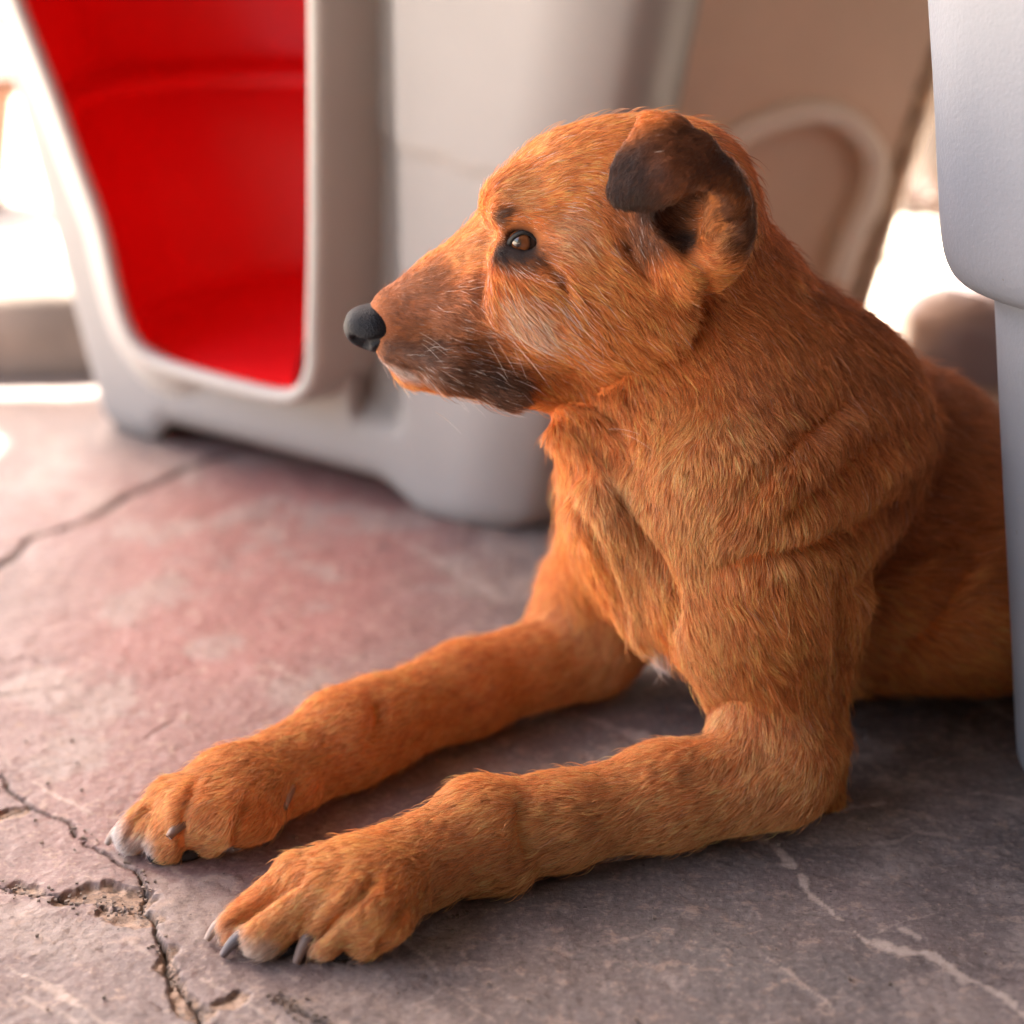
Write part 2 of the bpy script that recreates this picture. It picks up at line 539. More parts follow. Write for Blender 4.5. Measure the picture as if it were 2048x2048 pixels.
def sd_tri(P, a, b, c, th):
    a, b, c = (np.asarray(v, float) for v in (a, b, c))
    ba, cb, ac = b - a, c - b, a - c
    nor = np.cross(ba, ac)
    pa, pb, pc = P - a, P - b, P - c
    inside = (np.sign(pa @ np.cross(ba, nor)) + np.sign(pb @ np.cross(cb, nor)) + np.sign(pc @ np.cross(ac, nor))) >= 2
    def e(p, d):
        t = np.clip((p @ d) / (d @ d), 0, 1)
        q = p - t[:, None] * d
        return (q * q).sum(1)
    de = np.minimum(np.minimum(e(pa, ba), e(pb, cb)), e(pc, ac))
    dp = (pa @ nor) ** 2 / (nor @ nor)
    return np.sqrt(np.where(inside, dp, de)) - th

FL = Field((-.235, .84, -.012), (.70, 1.62, .42), .0026)

def cone(a, b, ra, rb, k=.012, L=.013, flow=None, op=1, sq=None, F=None, lift=.30, curl=0):
    F = F or FL
    a = np.asarray(a, float); b = np.asarray(b, float)
    r = max(ra, rb)
    lo = np.minimum(a, b) - r; hi = np.maximum(a, b) + r
    fn = lambda P: sd_cone(P, a, b, ra, rb, sq)
    F.merge(fn, lo, hi, k, op)
    if op > 0:
        fl = np.asarray(flow, float) if flow is not None else b - a
        F.prims.append((fn, fl / (np.linalg.norm(fl) + 1e-9), L, lift))

def ell(c, r, k=.012, L=.013, flow=(1, 0, -.3), op=1, M=None, F=None, lift=.30):
    F = F or FL
    c = np.asarray(c, float); m = max(r)
    fn = lambda P: sd_ell(P, c, r, M)
    F.merge(fn, c - m, c + m, k, op)
    if op > 0:
        fl = np.asarray(flow, float)
        F.prims.append((fn, fl / np.linalg.norm(fl), L, lift))

def tri(a, b, c, th, k=.004, L=.008, flow=(1, 0, 0), op=1, F=None, lift=.3):
    F = F or FL
    A = np.stack([a, b, c])
    fn = lambda P: sd_tri(P, a, b, c, th)
    F.merge(fn, A.min(0) - th, A.max(0) + th, k, op)
    if op > 0:
        fl = np.asarray(flow, float)
        F.prims.append((fn, fl / np.linalg.norm(fl), L, lift))

# ------------------------------------------------------------------ the dog
HY = 1.10
AX = np.array([.84, .54, -.10])
# trunk
ell((.165, 1.195, .115), (.085, .085, .115), .03, .015, (.7, .4, -.6))
ell((.235, 1.235, .105), (.10, .080, .098), .03, .015, (.75, .4, -.45), M=rot_to((.84, .54, -.25)))
ell((.300, 1.235, .078), (.155, .106, .076), .03, .013, (.8, .5, -.3), M=rot_to((.84, .54, -.04)))
ell((.48, 1.37, .062), (.12, .090, .064), .03, .013, (.8, .5, -.2), M=rot_to((.84, .54, 0)))
ell(W(1640, 790, 1.17), (.058, .042, .038), .03, .015, (.8, .4, -.3), M=rot_to((.8, .5, -.35)))
ell(W(1812, 885, 1.21), (.06, .042, .038), .03, .015, (.8, .4, -.3), M=rot_to((.8, .5, -.35)))
# hind leg, tail
ell((.53, 1.33, .062), (.085, .045, .062), .02, .018, (.5, -.2, -.6), M=rot_to((.84, .54, .2)))
cone((.56, 1.31, .05), (.40, 1.20, .035), .036, .026, .02, .014)
cone((.40, 1.20, .030), (.50, 1.235, .026), .022, .012, .012, .012)
cone((.50, 1.235, .024), (.36, 1.15, .018), .020, .017, .012, .012)
cone((.58, 1.46, .07), (.66, 1.40, .03), .026, .018, .02, .03)
# neck and chest
cone(W(1328, 475, 1.115), W(1535, 838, 1.16), .0465, .068, .03, .013, flow=(.62, .25, -.75))
cone(W(1400, 640, 1.125), W(1480, 900, 1.115), .050, .073, .03, .013, flow=(.25, 0, -1))
cone(W(1215, 715, 1.11), W(1322, 960, 1.105), .033, .049, .025, .012, flow=(.25, -.1, -1))
ell(W(1348, 1010, 1.115), (.057, .060, .080), .03, .015, (.1, -.1, -1))
cone(W(1215, 1010, 1.06), W(1290, 1215, 1.075), .020, .013, .012, .013, flow=(.25, 0, -1))
cone(W(1290, 1215, 1.075), W(1318, 1285, 1.085), .012, .006, .012, .022, flow=(.2, 0, -1))
# loose skin fold below the cheek
cone(W(1162, 862, 1.09), W(1232, 1000, 1.075), .015, .015, .014, .016, flow=(.5, 0, -1))
# near shoulder, upper arm, elbow
ell(W(1595, 860, 1.135), (.072, .056, .076), .03, .015, (.35, -.05, -1), M=rot_to((.5, 0, 1)))
cone(W(1450, 985, 1.065), W(1500, 1190, 1.055), .055, .047, .022, .012, flow=(.15, -.05, -1))
cone(W(1590, 980, 1.115), W(1585, 1180, 1.078), .052, .036, .025, .013, flow=(.05, -.05, -1))
cone(W(1500, 1190, 1.055), W(1545, 1450, 1.048), .046, .031, .02, .014, flow=(.25, -.05, -1))
cone(W(1590, 1200, 1.072), W(1600, 1500, 1.056), .032, .022, .02, .014, flow=(.1, -.05, -1))
cone(W(1600, 1500, 1.056), W(1635, 1585, 1.050), .024, .014, .014, .012, flow=(.3, 0, -1))
# near forearm and paw
def gz(x, y, z): return G(x, y, z)
cone(gz(1560, 1545, .036), gz(1330, 1592, .030), .0295, .0260, .02, .009)
cone(gz(1330, 1592, .030), gz(1120, 1640, .028), .0260, .0222, .015, .009)
cone(gz(1120, 1640, .028), gz(965, 1662, .030), .0222, .0255, .015, .009)
cone(gz(965, 1662, .030), gz(850, 1722, .026), .0250, .0205, .015, .009)
cone(gz(850, 1722, .026), gz(730, 1765, .026), .0205, .0225, .015, .009)
cone(gz(1020, 1730, .014), gz(965, 1745, .011), .012, .009, .012, .010)
NK = [((760, 1718, .030), (600, 1752, .030), (478, 1850, .011), .0118),
      ((770, 1745, .032), (645, 1778, .032), (528, 1872, .012), .0128),
      ((780, 1775, .029), (718, 1808, .030), (655, 1872, .013), .0132),
      ((800, 1790, .024), (775, 1835, .024), (735, 1878, .011), .0112)]
for m, kn, tp, r in NK:
    cone(gz(*m), gz(*kn), r * .95, r, .014, .007)
    cone(gz(*kn), gz(*tp), r, r * .82, .0045, .007)
# far shoulder, upper arm, forearm and paw
ell(W(1318, 965, 1.17), (.048, .045, .075), .03, .013, (0, -.1, -1))
cone(W(1295, 955, 1.16), W(1212, 1210, 1.21), .043, .037, .02, .018, flow=(-.1, -.05, -1))
cone(W(1205, 1210, 1.21), W(1165, 1290, 1.215), .037, .030, .02, .013)
cone(gz(1165, 1300, .033), gz(930, 1378, .028), .0285, .0250, .02, .009)
cone(gz(930, 1378, .028), gz(760, 1447, .028), .0265, .0250, .015, .009)
cone(gz(760, 1447, .028), gz(690, 1478, .028), .0250, .0265, .012, .009)
cone(gz(690, 1478, .028), gz(590, 1532, .024), .0255, .0210, .015, .009)
cone(gz(590, 1532, .024), gz(470, 1580, .026), .0210, .0240, .015, .009)
FK = [((490, 1560, .030), (350, 1600, .029), (268, 1668, .011), .0125),
      ((490, 1575, .030), (385, 1620, .031), (335, 1682, .012), .0135),
      ((510, 1585, .028), (455, 1630, .029), (420, 1672, .012), .0130),
      ((540, 1590, .022), (515, 1630, .022), (490, 1658, .010), .0112)]
for m, kn, tp, r in FK:
    cone(gz(*m), gz(*kn), r * .95, r, .014, .007)
    cone(gz(*kn), gz(*tp), r, r * .82, .0045, .007)
cone(gz(605, 1580, .022), gz(585, 1600, .016), .010, .007, .008, .005)

# head
hx = np.array([0, 1., 0])
ell(W(1245, 415, HY), (.050, .047, .0475), .02, .010, (1, 0, -.05))
ell(W(1358, 422, HY + .003), (.040, .047, .046), .02, .012, (.8, 0, -.6))
ell(W(1120, 395, HY), (.036, .036, .0305), .018, .008, (1, 0, .35), M=rot_to((1, 0, .35)))
for s in (-1, 1):
    ell(W(1020, 405, HY + s * .020), (.016, .013, .0155), .012, .006, (1, 0, .55))
    ell(W(1140, 560, HY + s * .026), (.045, .024, .040), .02, .012, (1, 0, -.55))
    ell(W(1262, 600, HY + s * .026), (.040, .027, .040), .014, .014, (.8, 0, -.7))
cone(W(1020, 590, HY), W(812, 645, HY), .0425, .0222, .014, .006, flow=(1, 0, -.12), sq=(hx, 1.5))
cone(W(1050, 452, HY), W(900, 574, HY), .0200, .0160, .012, .006, flow=(1, 0, .3))
cone(W(880, 572, HY), W(796, 630, HY), .0135, .0095, .01, .004, flow=(1, 0, .2))
cone(W(1080, 722, HY), W(835, 724, HY), .0265, .0150, .012, .008, flow=(1, 0, -.3), sq=(hx, 1.25))
cone(W(1060, 560, HY - .024), W(930, 620, HY - .016), .018, .012, .015, .008, flow=(1, 0, -.5))
# lip, the fold of the mouth corner, groove in front of the eye
cone(W(785, 700, HY - .012), W(900, 735, HY - .021), .008, .011, .010, .006, flow=(1, 0, -.2))
cone(W(900, 735, HY - .021), W(1010, 775, HY - .024), .011, .010, .010, .010, flow=(1, 0, -.5))
# brow ridge above and lids around the near and far eye
for s in (-1, 1):
    E_ = W(1046, 480, HY + s * .034)
    cone(E_ + (-.012, 0, .013), E_ + (.012, s * .003, .012), .0062, .0055, .007, .004, flow=(1, 0, .3))
    cone(E_ + (-.014, -s * .003, -.009), E_ + (.010, s * .001, -.012), .0058, .0055, .008, .005, flow=(1, 0, -.5))
    ell(W(1046, 480, HY + s * .0375), (.0086, .0095, .0047), .003, op=-1, M=rot_to((1, 0, -.25), (0, 0, 1)))
# near ear: bowl, rim and the folded-over flap
def ear(s):
    Y = lambda d: HY + s * d
    # the far ear hangs lower and further back than the near one
    w = lambda x, y, d: W(x, y, HY - d) if s < 0 else (W(x, y, HY - d) * np.array([1, -1, 1]) + np.array([.012, 2 * HY, -.034]))
    ell(w(1395, 440, .050), (.030, .022, .038), .012, .008, (.2, 0, 1))
    rim = [(1405, 545, .052), (1455, 520, .060), (1478, 460, .066), (1476, 400, .068), (1452, 355, .070), (1405, 300, .066), (1350, 262, .058), (1300, 246, .050)]
    for i, (p, q) in enumerate(zip(rim[:-1], rim[1:])):
        cone(w(*p), w(*q), .0050, .0046, .006, .005, lift=.25)
    # back of the ear between rim and skull
    for a, b, c in (((1405, 300, .066), (1452, 355, .070), (1400, 350, .045)), ((1452, 355, .070), (1476, 420, .068), (1410, 400, .045)),
                    ((1350, 262, .058), (1405, 300, .066), (1350, 320, .045)), ((1300, 246, .05), (1350, 262, .058), (1320, 300, .042))):
        tri(w(*a), w(*b), w(*c), .0045, .008, .007, (.6, 0, .6))
    ell(w(1400, 452, .070), (.0145, .016, .022), .006, op=-1)
    ell(w(1360, 430, .060), (.0130, .010, .014), .006, op=-1)
    # flap
    T = [(1302, 244, .054), (1266, 282, .056), (1240, 325, .058), (1229, 366, .060), (1231, 397, .064), (1262, 408, .069), (1305, 408, .073), (1353, 391, .076), (1396, 362, .077), (1432, 366, .076), (1462, 376, .070), (1436, 318, .069), (1370, 263, .062)]
    T = resample([w(*t) for t in T], 30, True)
    for ring in (.55,):
        cen = w(1345, 325, .073)
        inner = cen + (T - cen) * ring + np.array([0, s * .0035, 0])
        fl = w(1240, 400, .064) - w(1370, 280, .070)
        for i in range(30):
            j = (i + 1) % 30
            tri(T[i], T[j], inner[i], .0027, .003, .0045, fl, lift=.2)
            tri(T[j], inner[j], inner[i], .0027, .003, .0045, fl, lift=.2)
            tri(cen + np.array([0, s * .004, 0]), inner[i], inner[j], .0027, .003, .0045, fl, lift=.2)
    # tuft and cartilage inside
    cone(w(1440, 400, .064), w(1432, 470, .062), .0065, .0075, .006, .008, flow=(-.6, -.3, .5), lift=.6)
    cone(w(1425, 500, .060), w(1372, 520, .052), .0080, .0070, .008, .009, flow=(-.3, -.3, .8), lift=.5)
ear(-1); ear(1)
# sink everything a little into the ground plane, never below it
zz = FL.lo[2] + FL.h * np.arange(FL.n[2])
FL.D = np.maximum(FL.D, (-(zz - .0008))[None, None, :].astype(np.float32))
DV, DF = FL.surface()
# ------------------------------------------------------------------ per-vertex coat description
def vert_normals(V, F):
    n = np.cross(V[F[:, 2]] - V[F[:, 0]], V[F[:, 3]] - V[F[:, 1]])
    out = np.zeros_like(V)
    for c in range(4): np.add.at(out, F[:, c], n)
    return out / (np.linalg.norm(out, axis=1)[:, None] + 1e-12), np.linalg.norm(n, axis=1) * .5

def smooth_mesh(V, F, it=2):
    for _ in range(it):
        acc = np.zeros_like(V); cnt = np.zeros(len(V))
        for c in range(4):
            np.add.at(acc, F[:, c], V[F[:, (c + 1) % 4]] + V[F[:, (c + 3) % 4]]); np.add.at(cnt, F[:, c], 2)
        V = V * .4 + .6 * acc / cnt[:, None]
    return V
DV = smooth_mesh(DV, DF, 2)
DN, DA = vert_normals(DV, DF)
def to_photo(V):
    v = V - CC; t = v @ CF
    return np.stack([1024 + FP * v[:, 0] / t, 1024 - FP * (v @ CU) / t], 1)
_PX = to_photo(DV)
_front = smooth01(((CC - DV) * DN).sum(1) / np.linalg.norm(CC - DV, axis=1), .02, .25)
_disp = np.zeros(len(DV))
def crease(pts, w, depth, ymax=9, ymin=0):
    """sculpt a fold (or, with negative depth, a ridge) into the near side of the body"""
    d, s = seg_dist(_PX, resample(pts, 24))
    tot = s.max() + 1e-6
    ends = smooth01(s / tot, 0, .18) * (1 - smooth01(s / tot, .82, 1))
    k = np.exp(-(d / w) ** 2) * (.25 + .75 * ends) * _front * (DV[:, 1] < ymax) * (DV[:, 1] > ymin)
    _disp[:] -= depth * k
crease([(1409, 560), (1408, 625), (1385, 675), (1330, 722), (1245, 755), (1176, 785)], 17, .0075)
crease([(1370, 540), (1375, 610), (1350, 660), (1290, 700)], 26, -.0030)
crease([(1241, 469), (1262, 510), (1283, 543), (1306, 571)], 10, .0035)
crease([(1106, 803), (1176, 806), (1222, 840), (1250, 880), (1262, 930)], 13, .0055)
crease([(1070, 850), (1130, 870), (1180, 920), (1215, 960)], 16, -.0035)
crease([(1215, 930), (1262, 1040), (1310, 1120), (1338, 1185), (1350, 1275)], 17, .0095)
crease([(1125, 950), (1190, 1090), (1240, 1210), (1262, 1275)], 15, .0075)
crease([(1700, 770), (1570, 890), (1480, 1010)], 22, .0030)
crease([(1770, 850), (1640, 960), (1540, 1050), (1480, 1110)], 22, .0032)
crease([(1735, 800), (1600, 930), (1510, 1030)], 26, -.0030)
crease([(1840, 870), (1720, 970), (1580, 1040), (1470, 1090)], 26, -.0035)
crease([(1420, 1135), (1540, 1095), (1700, 1055), (1870, 960)], 24, .0055)
crease([(1668, 1110), (1680, 1260), (1675, 1380), (1665, 1470)], 18, .0070)
crease([(1700, 1180), (1790, 1125), (1930, 1080)], 26, .0065)
crease([(1760, 1330), (1880, 1220), (1960, 1080)], 26, .0050)
crease([(1390, 1420), (1450, 1400), (1500, 1410)], 22, .0040)
crease([(1350, 1560), (1480, 1540), (1560, 1500)], 26, .0030)
crease([(1050, 1600), (1045, 1660), (1070, 1720)], 20, .0040)
crease([(755, 1395), (762, 1440), (745, 1490)], 16, .0050)
crease([(630, 1735), (545, 1795), (455, 1860)], 9, .0060)
crease([(760, 1750), (700, 1810), (610, 1895)], 11, .0085)
crease([(815, 1800), (790, 1850), (760, 1895)], 10, .0035)
crease([(405, 1560), (372, 1620), (372, 1700)], 10, .0042)
crease([(315, 1600), (275, 1640), (255, 1685)], 7, .0030)
crease([(500, 1600), (480, 1640), (470, 1690)], 9, .0045)
crease([(985, 430), (975, 490), (960, 560), (955, 620)], 15, .0040)
crease([(1075, 520), (1110, 545), (1130, 590)], 9, .0025)
crease([(780, 722), (860, 752), (940, 775), (1010, 790)], 6, .0040)
DV = DV + DN * _disp[:, None]
DV[:, 2] = np.maximum(DV[:, 2], .0008)
DN, DA = vert_normals(DV, DF)

dist = np.stack([fn(DV) for fn, _, _, _ in FL.prims], 1)
dmin = dist.min(1)
w_ = np.exp(-np.clip(dist - dmin[:, None], 0, .2) / .009)
w_ /= w_.sum(1)[:, None]
flow = w_ @ np.stack([p[1] for p in FL.prims])
flen = w_ @ np.array([p[2] for p in FL.prims])
flift = w_ @ np.array([p[3] for p in FL.prims])
del dist, w_

def guide(x, y, Y, r, dx, dy, dz, amt=1.0):
    """comb the coat around a point of the body towards (dx, dy, dz)"""
    global flow
    c = W(x, y, Y); d = np.array([dx, dy, dz], float); d /= np.linalg.norm(d)
    k = amt * np.exp(-((DV - c) ** 2).sum(1) / (r * r))[:, None]
    flow = flow * (1 - np.clip(k, 0, 1)) + d * np.clip(k, 0, 1)
YS = 1.05
guide(1060, 620, YS, .022, .7, 0, -.8)
guide(1130, 560, YS, .022, .8, 0, -.55)
guide(1150, 430, YS, .030, .9, 0, -.35)
guide(1090, 330, YS, .022, .9, 0, .45)
guide(1250, 470, YS, .030, .8, 0, -.7)
guide(1300, 600, YS, .030, .7, 0, -.75)
guide(980, 560, YS, .014, .6, 0, -.8)
guide(1500, 500, 1.07, .04, .65, .1, -.75)
guide(1560, 1030, 1.03, .035, -.25, -.3, -.9)
guide(1650, 960, 1.05, .035, .2, -.2, -.9)
guide(1480, 1000, 1.03, .03, -.35, -.2, -.9)
guide(1480, 1270, 1.02, .04, .55, 0, -.85)
guide(1420, 1330, 1.02, .03, .5, 0, -.85)
guide(1500, 1450, 1.02, .03, .1, 0, -1)
guide(1560, 1570, 1.02, .03, .35, 0, -1)
guide(1350, 1600, 1.02, .045, -.55, -.2, -.7, .75)
guide(1150, 1650, 1.0, .035, -.7, -.2, -.6, .6)

def vis(x, y, Y):
    return W(x, y, Y)
# colour zones of the coat, saddle with some painted shade (linear albedo)
BASE = np.array([.93, .315, .085])
col = np.tile(BASE, (len(DV), 1))
def zone(c, r, colour, amt=1.0, sq=(1, 1, 1), nz=.35):
    q = (DV - np.asarray(c)) * np.array(sq)
    d = np.sqrt((q ** 2).sum(1)) / r + nz * fbm(DV, 90, 3, 77)
    k = amt * (1 - smooth01(d, .45, 1.25))
    col[:] = col * (1 - k[:, None]) + np.array(colour) * k[:, None]
def seg_zone(a, b, r, colour, amt=1.0, nz=.35):
    d = sd_cone(DV, a, b, 0, 0) / r + nz * fbm(DV, 90, 3, 78)
    k = amt * (1 - smooth01(d, .45, 1.25))
    col[:] = col * (1 - k[:, None]) + np.array(colour) * k[:, None]
SADDLE_SHADE = (.20, .055, .020); GOLD = (.95, .46, .19); CREAM = (.72, .58, .45); BLK = (.028, .018, .015); BRN = (.16, .065, .035)
# saddle: reddish brown nape and back fur, with shade painted in towards the flank
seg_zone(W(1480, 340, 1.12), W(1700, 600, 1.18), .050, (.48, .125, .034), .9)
seg_zone(W(1700, 640, 1.17), (.45, 1.36, .18), .078, SADDLE_SHADE, .62)
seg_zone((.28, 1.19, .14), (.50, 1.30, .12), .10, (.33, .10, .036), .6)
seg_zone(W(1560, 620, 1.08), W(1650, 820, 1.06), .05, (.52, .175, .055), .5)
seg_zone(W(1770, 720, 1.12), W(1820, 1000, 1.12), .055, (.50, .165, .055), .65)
# paler front of chest, inner legs, lower forearms
zone(W(1400, 1000, 1.05), .055, GOLD, .55)
seg_zone(W(1230, 1000, 1.05), W(1310, 1240, 1.07), .02, GOLD, .6)
zone(W(1316, 1290, 1.08), .014, (.85, .82, .80), .95)
seg_zone(gz(900, 1700, .03), gz(1500, 1560, .04), .045, (.93, .42, .165), .7)
seg_zone(gz(560, 1540, .03), gz(1165, 1300, .04), .045, (.93, .42, .165), .65)
zone(gz(650, 1790, .03), .05, GOLD, .5)
zone(gz(380, 1620, .03), .05, GOLD, .5)
seg_zone(W(1440, 1250, 1.03), W(1430, 1400, 1.03), .03, GOLD, .5)
for q in ((455, 1850), (500, 1885), (540, 1895)): zone(gz(*q, .010), .010, CREAM, .75)
for q in ((232, 1670), (265, 1700)): zone(gz(*q, .012), .015, (.74, .68, .62), .95)
zone(gz(640, 1895, .008), .012, (.60, .42, .28), .5)
# head
seg_zone(W(960, 480, 1.08), W(770, 590, 1.09), .013, (.80, .38, .15), .6)
seg_zone(W(790, 655, 1.08), W(930, 700, 1.07), .024, (.24, .095, .045), .8)
seg_zone(W(800, 600, 1.08), W(930, 600, 1.07), .017, (.34, .13, .06), .75)
seg_zone(W(760, 715, 1.08), W(1010, 775, 1.07), .013, (.13, .070, .048), .8)
zone(W(1010, 775, 1.07), .016, BLK, .45)
seg_zone(W(775, 618, 1.095), W(850, 575, 1.085), .016, (.34, .13, .06), .8)
zone(W(768, 612, 1.10), .009, (.10, .05, .035), .8)
zone(W(860, 690, 1.075), .009, BLK, .5)
seg_zone(W(780, 722, 1.088), W(905, 768, 1.080), .0035, BLK, .7)
seg_zone(W(745, 725, 1.09), W(900, 790, 1.08), .007, (.62, .50, .42), .85)
zone(W(1050, 625, 1.06), .017, (.85, .62, .45), .5)

zone(W(1130, 470, 1.05), .016, (.82, .52, .32), .4)
zone(W(1105, 545, 1.05), .005, BLK, .7)
zone(W(1040, 395, 1.07), .014, (.80, .42, .18), .5)
zone(W(1000, 432, 1.062), .0065, BLK, .85)
for s in (-1, 1):
    zone(W(1043, 490, HY + s * .04), .0150, BLK, 1, nz=.10)
    seg_zone(W(1008, 508, HY + s * .036), W(1072, 512, HY + s * .040), .0075, (.035, .026, .026), 1, nz=.12)
zone(W(1010, 480, 1.10), .003, BLK, 0)
# ears: dark outside of the flap, dark inside of the bowl
for s in (-1, 1):
    mk = (s * (DV[:, 1] - HY)) > .050
    hd = mk & (DV[:, 2] > .25) & (DV[:, 2] < .40) & (DV[:, 0] > .035) & (DV[:, 0] < .14)
    e1 = W(1270, 370, HY - .066); e2 = W(1400, 310, HY - .07)
    if s > 0:
        e1 = e1 * np.array([1, -1, 1]) + np.array([.012, 2 * HY, -.034]); e2 = e2 * np.array([1, -1, 1]) + np.array([.012, 2 * HY, -.034])
    seg_zone(e1, e2, .030, (.085, .030, .015), .95, .2)
    zone(e1, .024, (.032, .015, .010), .95, nz=.25)
seg_zone(W(1460, 350, 1.035), W(1480, 470, 1.035), .017, (.060, .024, .014), .9, nz=.12)
zone(W(1345, 425, 1.045), .020, (.09, .050, .035), .85)
zone(W(1365, 470, 1.04), .010, BLK, .9)
seg_zone(W(1440, 395, 1.035), W(1430, 480, 1.035), .007, (.72, .30, .10), .85)
seg_zone(W(1425, 500, 1.04), W(1375, 520, 1.045), .008, (.66, .34, .15), .7)
zone(W(1290, 470, 1.05), .017, (.13, .05, .025), .75)
# soft mottling
mot = fbm(DV, 45, 4, 91)
col *= (1 + .09 * mot)[:, None]
col = np.clip(col, .008, .9)
# hair length modifiers
def length(c, r, f, sq=(1, 1, 1)):
    d = np.sqrt((((DV - np.asarray(c)) * np.array(sq)) ** 2).sum(1)) / r
    k = 1 - smooth01(d, .5, 1.2)
    flen[:] = flen * (1 - k) + flen * f * k
NOSE_C = W(735, 655, HY)
length(W(1060, 640, 1.06), .03, 1.3)
length(W(1000, 790, 1.07), .022, 1.5)
length(W(1310, 1280, 1.07), .022, 1.2)
length(gz(1150, 1740, .008), .05, 1.35)
length(W(1560, 980, 1.03), .045, 1.15)
dens = np.ones(len(DV))
for s in (-1, 1):
    ec = W(1046, 480, HY + s * .0375)
    d = np.linalg.norm((DV - ec) * np.array([1, 1, 1.15]), axis=1)
    dens *= smooth01(d, .0095, .0118)
    flen *= .30 + .70 * smooth01(d, .010, .022)
dn = np.linalg.norm((DV - NOSE_C) * np.array([1, .9, 1]), axis=1)
dens *= smooth01(dn, .0120, .0150)
flen *= .45 + .55 * smooth01(dn, .013, .035)
dens *= smooth01(DV[:, 2], .0012, .004)
view = CC - DV; view /= np.linalg.norm(view, axis=1)[:, None]
face = (view * DN).sum(1)
dens *= .35 + .65 * smooth01(face, -.35, .0)
dens *= 1 - .6 * smooth01(DV[:, 0], .34, .42)

# ------------------------------------------------------------------ materials of the dog
def skin_mat():
    m, nt, b = new_mat('dog_undercoat'); L = nt.links
    a = N(nt, 'ShaderNodeAttribute', attribute_name='coat')
    mx = N(nt, 'ShaderNodeMix', data_type='RGBA', blend_type='MULTIPLY'); mx.inputs[0].default_value = 1
    L.new(a.outputs['Color'], mx.inputs[6]); mx.inputs[7].default_value = (.90, .80, .74, 1)
    L.new(mx.outputs[2], b.inputs['Base Color'])
    b.inputs['Roughness'].default_value = .8; b.inputs['Specular IOR Level'].default_value = .15
    return m
def hair_mat(name='dog_hair', attr='coat'):
    m = bpy.data.materials.new(name); m.use_nodes = True
    nt = m.node_tree; nt.nodes.clear(); L = nt.links
    a = N(nt, 'ShaderNodeAttribute', attribute_name=attr)
    p = N(nt, 'ShaderNodeBsdfPrincipled')
    p.inputs['Roughness'].default_value = .42; p.inputs['Specular IOR Level'].default_value = .35
    # darker root, paler sun-bleached tip on every hair
    ci = N(nt, 'ShaderNodeHairInfo')
    dk = N(nt, 'ShaderNodeMix', data_type='RGBA', blend_type='MULTIPLY'); dk.inputs[0].default_value = 1
    L.new(a.outputs['Color'], dk.inputs[6]); dk.inputs[7].default_value = (.78, .66, .60, 1)
    lt = N(nt, 'ShaderNodeMix', data_type='RGBA'); lt.inputs[0].default_value = .20
    sc = N(nt, 'ShaderNodeMix', data_type='RGBA', blend_type='MULTIPLY'); sc.inputs[0].default_value = 1
    L.new(a.outputs['Color'], sc.inputs[6]); sc.inputs[7].default_value = (1.22, 1.5, 1.9, 1)
    L.new(a.outputs['Color'], lt.inputs[6]); L.new(sc.outputs[2], lt.inputs[7]); lt.inputs[0].default_value = .55; sc.clamp_result = True; lt.clamp_result = True
    hm = N(nt, 'ShaderNodeMix', data_type='RGBA')
    mr = N(nt, 'ShaderNodeMapRange'); mr.inputs[1].default_value = .15; mr.inputs[2].default_value = .95
    L.new(ci.outputs['Intercept'], mr.inputs[0]); L.new(mr.outputs[0], hm.inputs[0])
    L.new(dk.outputs[2], hm.inputs[6]); L.new(lt.outputs[2], hm.inputs[7])
    L.new(hm.outputs[2], p.inputs['Base Color'])
    t = N(nt, 'ShaderNodeBsdfTranslucent'); L.new(hm.outputs[2], t.inputs[0])
    mx = N(nt, 'ShaderNodeMixShader'); mx.inputs[0].default_value = .22
    L.new(p.outputs[0], mx.inputs[1]); L.new(t.outputs[0], mx.inputs[2])
    o = N(nt, 'ShaderNodeOutputMaterial'); L.new(mx.outputs[0], o.inputs[0])
    return m
M_skin = skin_mat(); M_hair = hair_mat()
def gloss_mat(name, col, rough, coat=0, bump=0, bscale=600, spec=.5):
    m, nt, b = new_mat(name); L = nt.links
    b.inputs['Base Color'].default_value = (*col, 1); b.inputs['Roughness'].default_value = rough
    b.inputs['Coat Weight'].default_value = coat; b.inputs['Specular IOR Level'].default_value = spec
    if bump:
        tc = N(nt, 'ShaderNodeTexCoord'); v = N(nt, 'ShaderNodeTexVoronoi'); v.inputs['Scale'].default_value = bscale
        L.new(tc.outputs['Object'], v.inputs[0])
        bp = N(nt, 'ShaderNodeBump'); bp.inputs['Strength'].default_value = bump; bp.inputs['Distance'].default_value = .0006
        L.new(v.outputs[0], bp.inputs['Height']); L.new(bp.outputs[0], b.inputs['Normal'])
    return m
M_nose = gloss_mat('nose_leather', (.009, .010, .014), .52, 0, .65, 1200, .16)
M_lid = gloss_mat('eyelid_skin', (.012, .011, .012), .55, 0, 0, 600, .25)
M_pad = gloss_mat('paw_pad_leather', (.040, .036, .038), .8, 0, .7, 700, .1)
def claw_mat(name, base, tip):
    m, nt, b = new_mat(name); L = nt.links
    a = N(nt, 'ShaderNodeAttribute', attribute_name='along')
    r = N(nt, 'ShaderNodeValToRGB'); r.color_ramp.elements[0].color = (*base, 1); r.color_ramp.elements[1].color = (*tip, 1)
    L.new(a.outputs['Fac'], r.inputs[0]); L.new(r.outputs[0], b.inputs['Base Color'])
    b.inputs['Roughness'].default_value = .5
    return m
M_claw_pink = claw_mat('pink_claw_horn', (.26, .15, .125), (.34, .27, .23))
M_claw_dark = claw_mat('dark_claw_horn', (.05, .05, .065), (.16, .13, .13))
M_claw_mix = claw_mat('grey_claw_horn', (.085, .060, .058), (.26, .175, .14))

